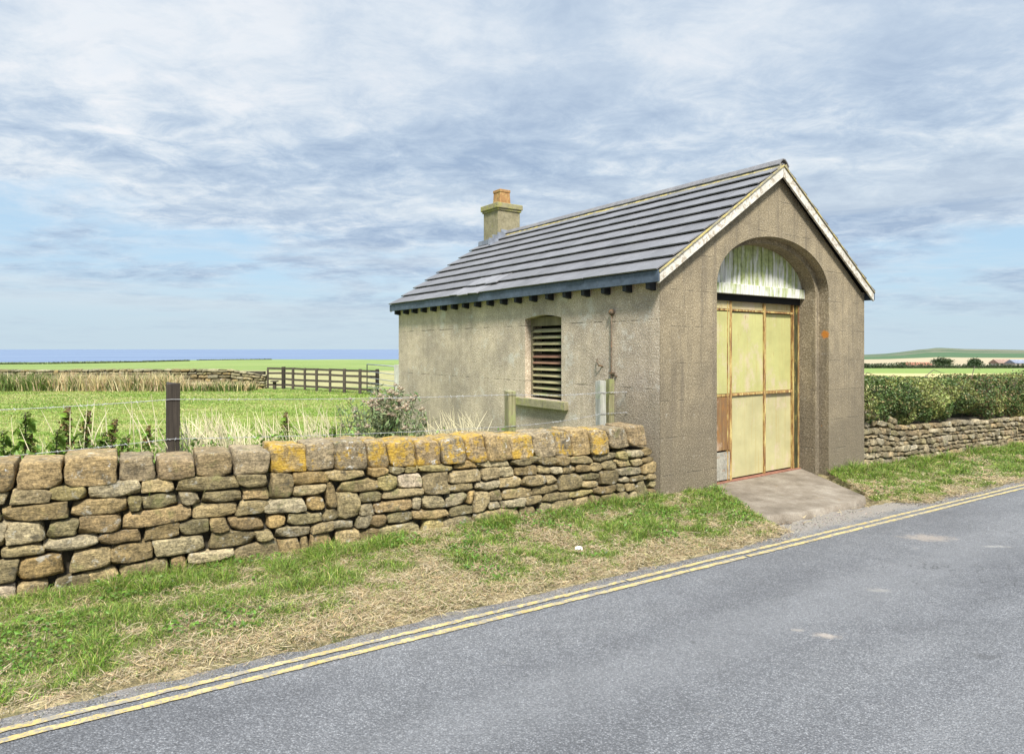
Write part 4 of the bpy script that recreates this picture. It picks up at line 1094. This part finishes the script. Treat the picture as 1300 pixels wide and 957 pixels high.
# pale seeding stalks above the wall
def stalks(segs):
    Ps = []; rr = random.Random(4); m = MB()
    for (p0, p1, cnt, top) in segs:
        for _ in range(cnt):
            px = rr.uniform(p0, p1); off = rr.uniform(.6, 1.25); p_, k = fence_pt(px, off)
            h = rr.uniform(.85, top); az = rr.gauss(2.6, .9); bend = rr.uniform(.02, .45)*h
            base_ = Vector((p_[0]-.4*math.cos(az)*bend, p_[1], float(gz(*p_)))); pts = []
            for i in range(6):
                f = i/5; pts.append(base_ + Vector((math.cos(az)*bend*f**2.2, math.sin(az)*bend*f**2.2, h*(f - .12*f**4*bend/h*2))))
            c = rr.uniform(.8, 1.2); m.cur = (.62*c, .56*c, .36*c)
            m.tube(pts, [.003, .0028, .0026, .0024, .005, .0014], 4, cap=False)
    return m
m = stalks([(80, 210, 60, 1.42), (222, 300, 230, 1.28), (300, 430, 190, 1.28), (540, 615, 90, 1.18), (-60, 80, 30, 1.3)])
tag(m.build('seeding_stalks', M['straw'], None, col_attr=True), 'pale bleached seeding grass stalks arching above the near wall', 'grass', kind='stuff')
# grass and weeds in front of the far wall
N = 15000; f = rng.random(N); x = FW0[0]*(1-f) + FW1[0]*f; y = 28.2 - rng.random(N)*1.1; H = rng.uniform(.3, .95, N)*np.where(x > -14, .55, 1)
dn = fbm(x*.6, y*0, 33); dryk = (rng.random(N) < np.clip((dn-.22)*3.0, .35, .97)) & (H > .40)
C = jitc((.10, .15, .03), N, .35); C[dryk] = jitc((.52, .43, .24), dryk.sum(), .22)
me = blade_mesh('far_tall_grass', np.stack([x, y, gz(x, y)], -1), H, rng.uniform(.025, .05, N), rng.uniform(0, .3, N), rng.uniform(0, .4, N), rng.uniform(0, 6.28, N), rng.uniform(0, 6.28, N), C)
tag(link('tall_dry_grass', me, M['grass']), 'tall straw coloured grass and weeds along the distant field wall', 'grass', kind='stuff')

N = 9000; k_ = rng.uniform(-.6, WLEN-.9, N); off = .5 + rng.random(N)*.6
p = WL0[None, :] + k_[:, None]*WD + off[:, None]*fn; tp = 1.0 - .035*np.maximum(k_-1, 0) + (fbm(k_*2.3, off*2, 95)-.5)*.5
zl = tp - rng.random(N)**.7*.5; keep = rng.random(N) < np.clip((fbm(k_*1.2, off*0, 96)-.3)*3, .1, 1)
me = leaf_mesh('undergrowth', np.stack([p[:, 0], p[:, 1], zl], -1)[keep], rng.uniform(.03, .075, N)[keep], jitc((.14, .23, .04), N, .35)[keep], up=.5, aspect=.5)
tag(link('undergrowth', me, M['leaf']), 'leafy green undergrowth showing over the coping of the near wall', 'undergrowth', kind='stuff')
# dock and nettle plants behind the near wall
def weed(name, H, spike, leafcol, seedcol, n_leaf, n_seed, seed):
    r_ = np.random.default_rng(seed); root = empty(name)
    m = MB(); m.tube([(0, 0, 0), (.01, .0, H*.5), (.03*r_.normal(), .02*r_.normal(), H)], [.007, .006, .003], 6); m.build('stem', M['bark'], root)
    f = r_.random(n_leaf); P = np.stack([r_.normal(size=n_leaf)*(.11*(1-f)+.02), r_.normal(size=n_leaf)*(.11*(1-f)+.02), f*H*.92 + .05], -1)
    link('leaf_clump', leaf_mesh('leaf_clump', P, r_.uniform(.05, .13, n_leaf), jitc(leafcol, n_leaf, .3), up=.6, aspect=.42, axis=(.02, H*.97, 30)), M['leaf'], root)
    f = r_.random(n_seed); rad = (.032*(1-(f-.3).clip(0, 1)*.9))
    P = np.stack([r_.normal(size=n_seed)*rad, r_.normal(size=n_seed)*rad, H*(1-spike) + f*H*spike], -1)
    link('seed_spike', leaf_mesh('seed_spike', P, r_.uniform(.016, .034, n_seed), jitc(seedcol, n_seed, .35), aspect=.7, axis=(H*(1-spike)-.04, H*.99, 24)), M['leaf'], root)
    return root
dock = weed('dock_plant', 1.25, .42, (.19, .29, .045), (.16, .10, .04), 90, 300, 1)
nettle = weed('nettle_plant', 1.1, .55, (.17, .28, .045), (.19, .24, .055), 150, 260, 2)
used = set()
W_ = [('d', 78, 517, 0, 'tallest brown dock spike left of the dark fence post'), ('d', 92, 521, .1, 'brown dock spike close right of the tallest spike'),
      ('n', 30, 522, .05, 'leafy green nettle near the left edge above the wall'), ('d', 118, 527, .22, 'leaning brown dock stem right of the paired dock spikes'), ('n', 8, 545, 0, 'green nettle at the extreme left edge behind the wall'),
      ('n', 62, 543, .1, 'green nettle just left of the paired dock spikes'), ('n', 104, 548, .15, 'short green nettle between the dock stems'), ('d', 44, 550, 0, 'short brown dock between two green nettles on the left'),
      ('d', 129, 553, .2, 'short leaning brown dock right of the leaning stem'), ('d', 183, 541, .03, 'single brown dock spike close left of the dark fence post'), ('n', 152, 556, .0, 'low green nettle above the white lichened coping stone'),
      ('d', 366, 523, .0, 'slender brown dock spike alone in front of the rail fence'), ('n', 325, 539, .3, 'leaning green stem right of the dark fence post'), ('n', 341, 552, 0, 'low nettle left of the slender dock spike'),
      ('n', 421, 541, .02, 'dark green nettle just left of the thistle clump'), ('n', 408, 548, .35, 'leaning low nettle left of the thistle clump')]
for kd, px, py, lean, lbl in W_:
    src = dock if kd == 'd' else nettle
    off = random.uniform(.7, 1.1); p_, k = fence_pt(px, off); zg = float(gz(*p_)); top = EYE - (py-443)/F*p_[1]
    o_ = src if kd not in used else copy_tree(src); used.add(kd)
    sc = (top-zg)/(1.25 if kd == 'd' else 1.1)
    o_.location = (p_[0]-math.sin(lean)*.4*0, p_[1], zg); o_.scale = (max(.85, sc), max(.85, sc), sc); o_.rotation_euler = (random.uniform(-.05, .05), lean, random.uniform(-.3, .3))
    tag(o_, lbl, 'weed', 'dock and nettle plants behind the near wall')
# thistle clump
p_, k = fence_pt(486, 1.2); th = empty('thistle_clump', (p_[0], p_[1], float(gz(*p_))))
tag(th, 'bushy grey green thistle with fading pink heads behind the wall beside the garage', 'thistle')
r_ = np.random.default_rng(8); st = MB(); LP = []; heads = []
for i in range(66):
    az = r_.uniform(0, 6.28); rad = r_.uniform(.05, .66); h = 1.36*(1-.20*(rad/.66)**2)*r_.uniform(.74, 1.03)
    tip = Vector((math.cos(az)*rad*1.0, math.sin(az)*rad*.75, h)); base_ = tip*.25; base_.z = 0
    midp = base_.lerp(tip, .55) + Vector((0, 0, .05))
    st.tube([base_, midp, tip], [.008, .006, .004], 5)
    heads.append(tip)
    for j in range(34):
        f = r_.uniform(.25, 1); q = midp.lerp(tip, (f-.5)*2) if f > .5 else base_.lerp(midp, f*2)
        LP.append((q.x+r_.normal()*.05, q.y+r_.normal()*.05, q.z+r_.normal()*.03))
    for j in range(3):
        q = midp.lerp(tip, r_.uniform(.5, .9)); e = q + Vector((r_.normal()*.08, r_.normal()*.08, r_.uniform(.05, .14)))
        st.tube([q, e], [.004, .003], 4); 
        if r_.random() < .42: heads.append(e)
st.cur = (1, 1, 1); st.build('stem', mat_flat('thistle_stem', (.16, .17, .085), .2, 20), th)
LP = np.array(LP); link('foliage', leaf_mesh('foliage', LP, r_.uniform(.035, .10, len(LP)), jitc((.20, .26, .115), len(LP), .3), aspect=.33, up=.2), M['leaf'], th)
n_ = 90; hp = r_.normal(size=(n_, 3)); hp /= np.linalg.norm(hp, axis=1, keepdims=True); hp[:, 2] = np.abs(hp[:, 2])*1.1
hme = leaf_mesh('flower_head', hp*r_.uniform(.010, .028, (n_, 1)), r_.uniform(.010, .02, n_), np.where((r_.random(n_) < .65)[:, None], jitc((.42, .345, .25), n_, .2), jitc((.52, .47, .36), n_, .2)), aspect=.6)
hme.materials.append(M['leaf'])
for hpt in heads[:98]: 
    o_ = link('flower_head', hme, None, th, hpt); s_ = r_.uniform(.9, 1.6); o_.scale = (s_, s_, s_)

# hedge on the right
hd = empty('hedge', (RW0[0], RW0[1], 0), math.radians(31.8)); tag(hd, 'dense dark green bramble hedge overgrowing the stone wall right of the garage', 'hedge')
N = 82000; k_ = rng.uniform(.03, 13.2, N); 
top = 1.26 + (fbm(k_*1.1, k_*0, 41)-.5)*.2 + (fbm(k_*4, k_*0, 42)-.5)*.2 - .012*k_; bot = .50 - .03*k_ + (fbm(k_*1.6, k_*0, 43)-.5)*.42
f = rng.random(N); zz = bot*(1-f) + top*f
front = .16 - .22*np.sin(np.pi*np.clip(f, 0, 1)**.8)*(.5+fbm(k_*1.7, f*3, 44)) + .16*(fbm(k_*4.5, zz*5, 45)-.5) + .12*ss(.8, 1, f)
dp = front + rng.random(N)**2.2*.5
onTop = rng.random(N) < .2; dp[onTop] = front[onTop] + rng.random(onTop.sum())*.9; zz[onTop] = top[onTop] - rng.random(onTop.sum())**2*.12
cl = fbm(k_*5, zz*6, 46); keep = (cl > .36) | (rng.random(N) < .25); k_, zz, dp, f = k_[keep], zz[keep], dp[keep], f[keep]; N = len(k_)
cm = fbm(k_*2.2, zz*3, 47); C = np.where((cm > .55)[:, None], jitc((.20, .225, .07), N, .4), jitc((.085, .13, .038), N, .4))*(.65+.8*fbm(k_*.8, zz*1.5, 48))[:, None]; C[f > .84] *= np.array([1.25, 1.2, 1.0]); pk = rng.random(N) < .1; C[pk] = jitc((.24, .2, .08), pk.sum(), .2); pk = rng.random(N) < .04*(k_ > 4)*4; C[pk] = jitc((.2, .13, .06), pk.sum(), .2)
link('foliage', leaf_mesh('foliage', np.stack([k_, dp, zz], -1), rng.uniform(.025, .06, N), C, up=.5, aspect=.65), M['leaf'], hd)
m = MB()
for i in range(120):
    k0 = random.uniform(.1, 10.3); z0 = .35; m.tube([(k0, .25, z0), (k0+random.gauss(0, .12), random.uniform(0, .3), z0+.35), (k0+random.gauss(0, .2), random.uniform(-.05, .4), z0+.8)], [.008, .006, .003], 5)
for (k0, z0, k1, z1) in ((.35, 1.2, 1.05, 1.36), (2.6, 1.25, 3.4, 1.37), (1.3, 1.24, 1.8, 1.3), (4.5, 1.2, 4.9, 1.42)):
    m.tube([(k0, .3, z0), ((k0+k1)/2, .32, z1+.02), (k1, .3, z1-.06)], [.009, .007, .004], 5)
m.build('twigs', M['bark'], hd)
N = 900; kk = rng.uniform(1.0, 9, N); 
# filler keeps daylight from showing straight through
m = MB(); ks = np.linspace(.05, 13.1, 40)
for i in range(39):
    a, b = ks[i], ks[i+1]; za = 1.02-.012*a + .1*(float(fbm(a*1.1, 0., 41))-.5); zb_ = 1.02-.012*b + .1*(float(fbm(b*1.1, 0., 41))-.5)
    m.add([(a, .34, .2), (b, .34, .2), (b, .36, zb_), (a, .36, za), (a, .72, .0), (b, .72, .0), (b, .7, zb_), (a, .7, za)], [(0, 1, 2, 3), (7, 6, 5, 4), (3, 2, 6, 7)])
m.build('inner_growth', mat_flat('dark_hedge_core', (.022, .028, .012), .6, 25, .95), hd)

# ------------------------------------------------------------------ far things
def far_tree(px, d, w, h, label, seed, src=None):
    x = at(px, d); root = empty('round_tree', (x, d, float(gz(x, d)))); r2 = np.random.default_rng(seed)
    m = MB(); m.tube([(0, 0, -.5), (.1, 0, h*.3), (0, .1, h*.55)], [.4, .3, .15], 8)
    for q in range(5): a = q*1.3; m.tube([(.05, 0, h*.28), (math.cos(a)*w*.25, math.sin(a)*w*.25, h*.6)], [.2, .07], 6)
    m.build('trunk', M['bark'], root)
    n = 4200; c = r2.integers(0, 16, n); cen = r2.normal(size=(16, 3)); cen /= np.linalg.norm(cen, axis=1, keepdims=True); cen *= r2.uniform(.3, .8, (16, 1)); 
    P = cen[c] + r2.normal(size=(n, 3))*.19; P *= np.array([w*.5, w*.45, h*.44]); P[:, 2] += h*.52; P[:, 2] = np.maximum(P[:, 2], h*.08)
    link('crown', leaf_mesh('crown', P, r2.uniform(.35, .75, n), jitc((.05, .075, .028), n, .35)*(.75+.5*r2.random((16, 1))[c]), up=.4), M['leaf'], root)
    return tag(root, label, 'tree', 'trees beyond the hedge')
far_tree(1196, 300, 9.0, 5.4, 'left of the two round dark trees beyond the hedge', 1)
far_tree(1238.5, 300, 8.2, 4.8, 'smaller round dark tree nearer the right edge beyond the hedge', 2)
def far_hedge(name, pts, h, w, n, label, c=(.05, .075, .03), size=.6):
    root = empty(name, (pts[0][0], pts[0][1], 0)); root.location = (0, 0, 0)
    P = []
    r2 = np.random.default_rng(int(abs(pts[0][0]))+3)
    for i in range(n):
        f = r2.random()*(len(pts)-1); j = int(f); f -= j; a, b = pts[j], pts[j+1]
        x = a[0]*(1-f)+b[0]*f; y = a[1]*(1-f)+b[1]*f; hh = h*(.5+1.0*float(fbm(x*.09, y*.05, 66)))
        P.append((x, y+r2.normal()*w, float(gz(x, y)) + r2.random()*hh))
    P = np.array(P); link('foliage', leaf_mesh('foliage', P, r2.uniform(size*.6, size*1.3, n), jitc(c, n, .35), up=.4), M['leaf'], root)
    m = MB()
    for j in range(len(pts)-1):
        a, b = pts[j], pts[j+1]
        for q in range(6):
            f0, f1 = q/6, (q+1)/6; p0 = (a[0]*(1-f0)+b[0]*f0, a[1]*(1-f0)+b[1]*f0); p1 = (a[0]*(1-f1)+b[0]*f1, a[1]*(1-f1)+b[1]*f1)
            z0, z1 = float(gz(*p0)), float(gz(*p1)); m.bar((p0[0], p0[1], z0+h*.25), (p1[0], p1[1], z1+h*.25), w*1.2, h*.55)
    m.build('inner_growth', bpy.data.materials['dark_hedge_core'], root)
    return tag(root, label, 'hedge')
far_hedge('field_hedge', [(at(1085, 262), 262), (at(1150, 265), 265), (at(1330, 268), 268)], 2.0, .7, 3200, 'dark field hedge crossing behind the bright green strip on the right')
far_hedge('field_hedge', [(at(-40, 140), 140), (at(70, 143), 143), (at(180, 150), 150), (at(240, 158), 158)], .34, .5, 2600, 'low dark hedge on the skyline between far pasture and sea', c=(.085, .115, .04), size=.3)
far_hedge('field_hedge', [(at(250, 165), 165), (at(345, 168), 168)], .24, .4, 500, 'thin line of scrub on the skyline left of the rail fence', c=(.09, .12, .045), size=.25)
def barn(px0, px1, d, hw, hr, roofm, label, depth=7):
    x0, x1 = at(px0, d), at(px1, d); xm = (x0+x1)/2; z0 = float(gz(xm, d)); root = empty('barn', (xm, d, z0)); w = (x1-x0)/2
    m = MB(); m.box(-w, w, 0, depth, -1, hw); m.build('wall', M['greywall'], root)
    m = MB(); y0, y1, ym = -.3, depth+.3, depth/2
    m.add([(-w-.2, y0, hw-.05), (w+.2, y0, hw-.05), (w+.2, ym, hw+hr), (-w-.2, ym, hw+hr), (-w-.2, y1, hw-.05), (w+.2, y1, hw-.05)], [(0, 1, 2, 3), (3, 2, 5, 4), (0, 3, 4), (1, 5, 2), (0, 4, 5, 1)]); m.build('roof', roofm, root)
    for q in (-.6, .1, .65):
        m = MB(); m.box(q*w-.5, q*w+.5, -.06, .05, .0, min(1.7, hw*.8)); m.build('door', M['darkglass'], root)
    return tag(root, label, 'barn')
barn(1152, 1184, 330, .6, 1.2, M['redroof'], 'long low barn with a red roof left of the two round trees')
barn(1268, 1288, 330, 1.4, 1.9, M['brownroof'], 'brown roofed barn at the right edge beyond the hedge')
barn(1289, 1306, 322, 1.6, 1.7, mat_flat('slate_blue_roof', (.17, .19, .24), .3, 1.), 'slate roofed barn cut off by the right edge of the view')
# scrap of white paper in the verge
X_, Y_ = ray(735, 704, -.08); zz_ = float(gz(X_, Y_))
m = MB(); vv = []
for i in range(5):
    for j in range(5): vv.append((X_-.03+i*.015+random.uniform(-.006, .006), Y_-.02+j*.012, zz_+.075+random.uniform(-.012, .018)))
m.add(vv, [(i*5+j, i*5+5+j, i*5+6+j, i*5+1+j) for i in range(4) for j in range(4)])
po = m.build('paper_scrap', M['white'], None); so_ = po.modifiers.new('solid', 'SOLIDIFY'); so_.thickness = .002
tag(po, 'crumpled white scrap of paper caught in the verge grass', 'litter')

# ------------------------------------------------------------------ sky and light
EXPO = 1.42; ZEN = 3.1
SUN_EL, SUN_AZ = math.radians(52), math.atan2(-1.0, .14)   # direction towards the sun: high behind the camera
wd = bpy.data.worlds.new('World'); scene.world = wd; wd.use_nodes = True; t = wd.node_tree
class WN(NT):
    def __init__(s, tree):
        s.t = tree; s.tc = tree.nodes.new('ShaderNodeTexCoord'); s.P = s.tc.outputs['Generated']
w = WN(t); bg = t.nodes['Background']
sky = t.nodes.new('ShaderNodeTexSky'); sky.sky_type = 'NISHITA'; sky.sun_disc = False; sky.sun_elevation = SUN_EL
sky.sun_rotation = math.pi/2 - SUN_AZ; sky.air_density = 1.0; sky.dust_density = .6; sky.ozone_density = 1.5
ST = .1; bg.inputs[1].default_value = ST
K = 1/(ST*2**EXPO)
def cl(r_, g_, b_): return (r_*K, g_*K, b_*K)
dx, dy, dz = w.sep()
den = w.math('ADD', w.math('MAXIMUM', dz, 0.), .14)
cv = t.nodes.new('ShaderNodeCombineXYZ'); w.lk(cv.inputs[0], w.math('DIVIDE', dx, den)); w.lk(cv.inputs[1], w.math('DIVIDE', dy, den))
cvec = cv.outputs[0]
nL = w.noise(.55, 4, .5, w.map((.62, 1.05, 1), loc=(3.3, .2, 0), vec=cvec), .3)
nA = w.noise(1.5, 10, .6, w.map((.85, 1.1, 1), loc=(2.3, .6, 0), vec=cvec), .35)
nB = w.noise(5.2, 9, .68, w.map((1.0, 1.15, 1), loc=(5.1, 3.4, 0), vec=cvec), .4)
dens = w.math('ADD', w.math('MULTIPLY', nL, .24), w.math('ADD', w.math('MULTIPLY', nA, .40), w.math('MULTIPLY', nB, .36)))
body = w.ramp(dens, [(.40, cl(.95, .96, .98)), (.455, cl(.74, .82, .90)), (.51, cl(.51, .63, .78)), (.58, cl(.34, .46, .64))])
# high veil: smoother and paler, over the upper part of the view
veil = w.ramp(w.math('ADD', w.math('MULTIPLY', nL, .55), w.math('MULTIPLY', nA, .45)), [(.36, cl(.80, .86, .93)), (.5, cl(.58, .68, .81)), (.62, cl(.46, .57, .73))])
body = w.mix(w.rng(dz, .24, .40, .15, .62), body, veil)
blue = w.mix(.88, sky.outputs[0], cl(.43, .62, .79))
cover = w.math('ADD', w.math('MULTIPLY', nA, .55), w.math('MULTIPLY', nL, .45))
cov = w.rng(w.math('ADD', cover, w.rng(dz, .10, .27, .0, .21)), .44, .60)
skyc = w.mix(cov, blue, body)
# thin white streaks low down, pale haze at the horizon
stre = w.noise(1, 8, .62, w.map((1.1, 1.1, 15), loc=(1, 1, 3)), .3)
skyc = w.mix(w.math('MULTIPLY', w.rng(stre, .42, .66), w.rng(dz, .34, .12, .0, .65)), skyc, cl(.74, .82, .88))
skyc = w.mix(w.rng(dz, .0, .13, .9, 0), skyc, cl(.58, .71, .80))
zen = w.rng(dz, .46, .90, 1., ZEN)
vm = t.nodes.new('ShaderNodeVectorMath'); vm.operation = 'SCALE'; w.lk(vm.inputs[0], skyc); w.lk(vm.inputs['Scale'], zen)
w.lk(bg.inputs[0], vm.outputs[0])
sun = bpy.data.lights.new('sun', 'SUN'); sun.energy = 3.0; sun.angle = math.radians(10); sun.color = (1, .95, .87)
so = bpy.data.objects.new('sun', sun); col.objects.link(so)
dvec = Vector((math.cos(SUN_EL)*math.cos(SUN_AZ), math.cos(SUN_EL)*math.sin(SUN_AZ), math.sin(SUN_EL)))
so.rotation_euler = dvec.to_track_quat('Z', 'Y').to_euler(); so.location = (0, -5, 12)
cam = bpy.data.cameras.new('camera'); co = bpy.data.objects.new('camera', cam); col.objects.link(co)
co.location = (0, 0, EYE); co.rotation_euler = (math.pi/2, 0, 0)
cam.sensor_width = 36; cam.lens = F/1300*36; cam.shift_y = -35.5/1300; cam.clip_start = .05; cam.clip_end = 200000
scene.camera = co
vs_ = scene.view_settings; vs_.view_transform = 'Standard'; vs_.look = 'None'; vs_.exposure = EXPO; vs_.gamma = 1; vs_.use_curve_mapping = False
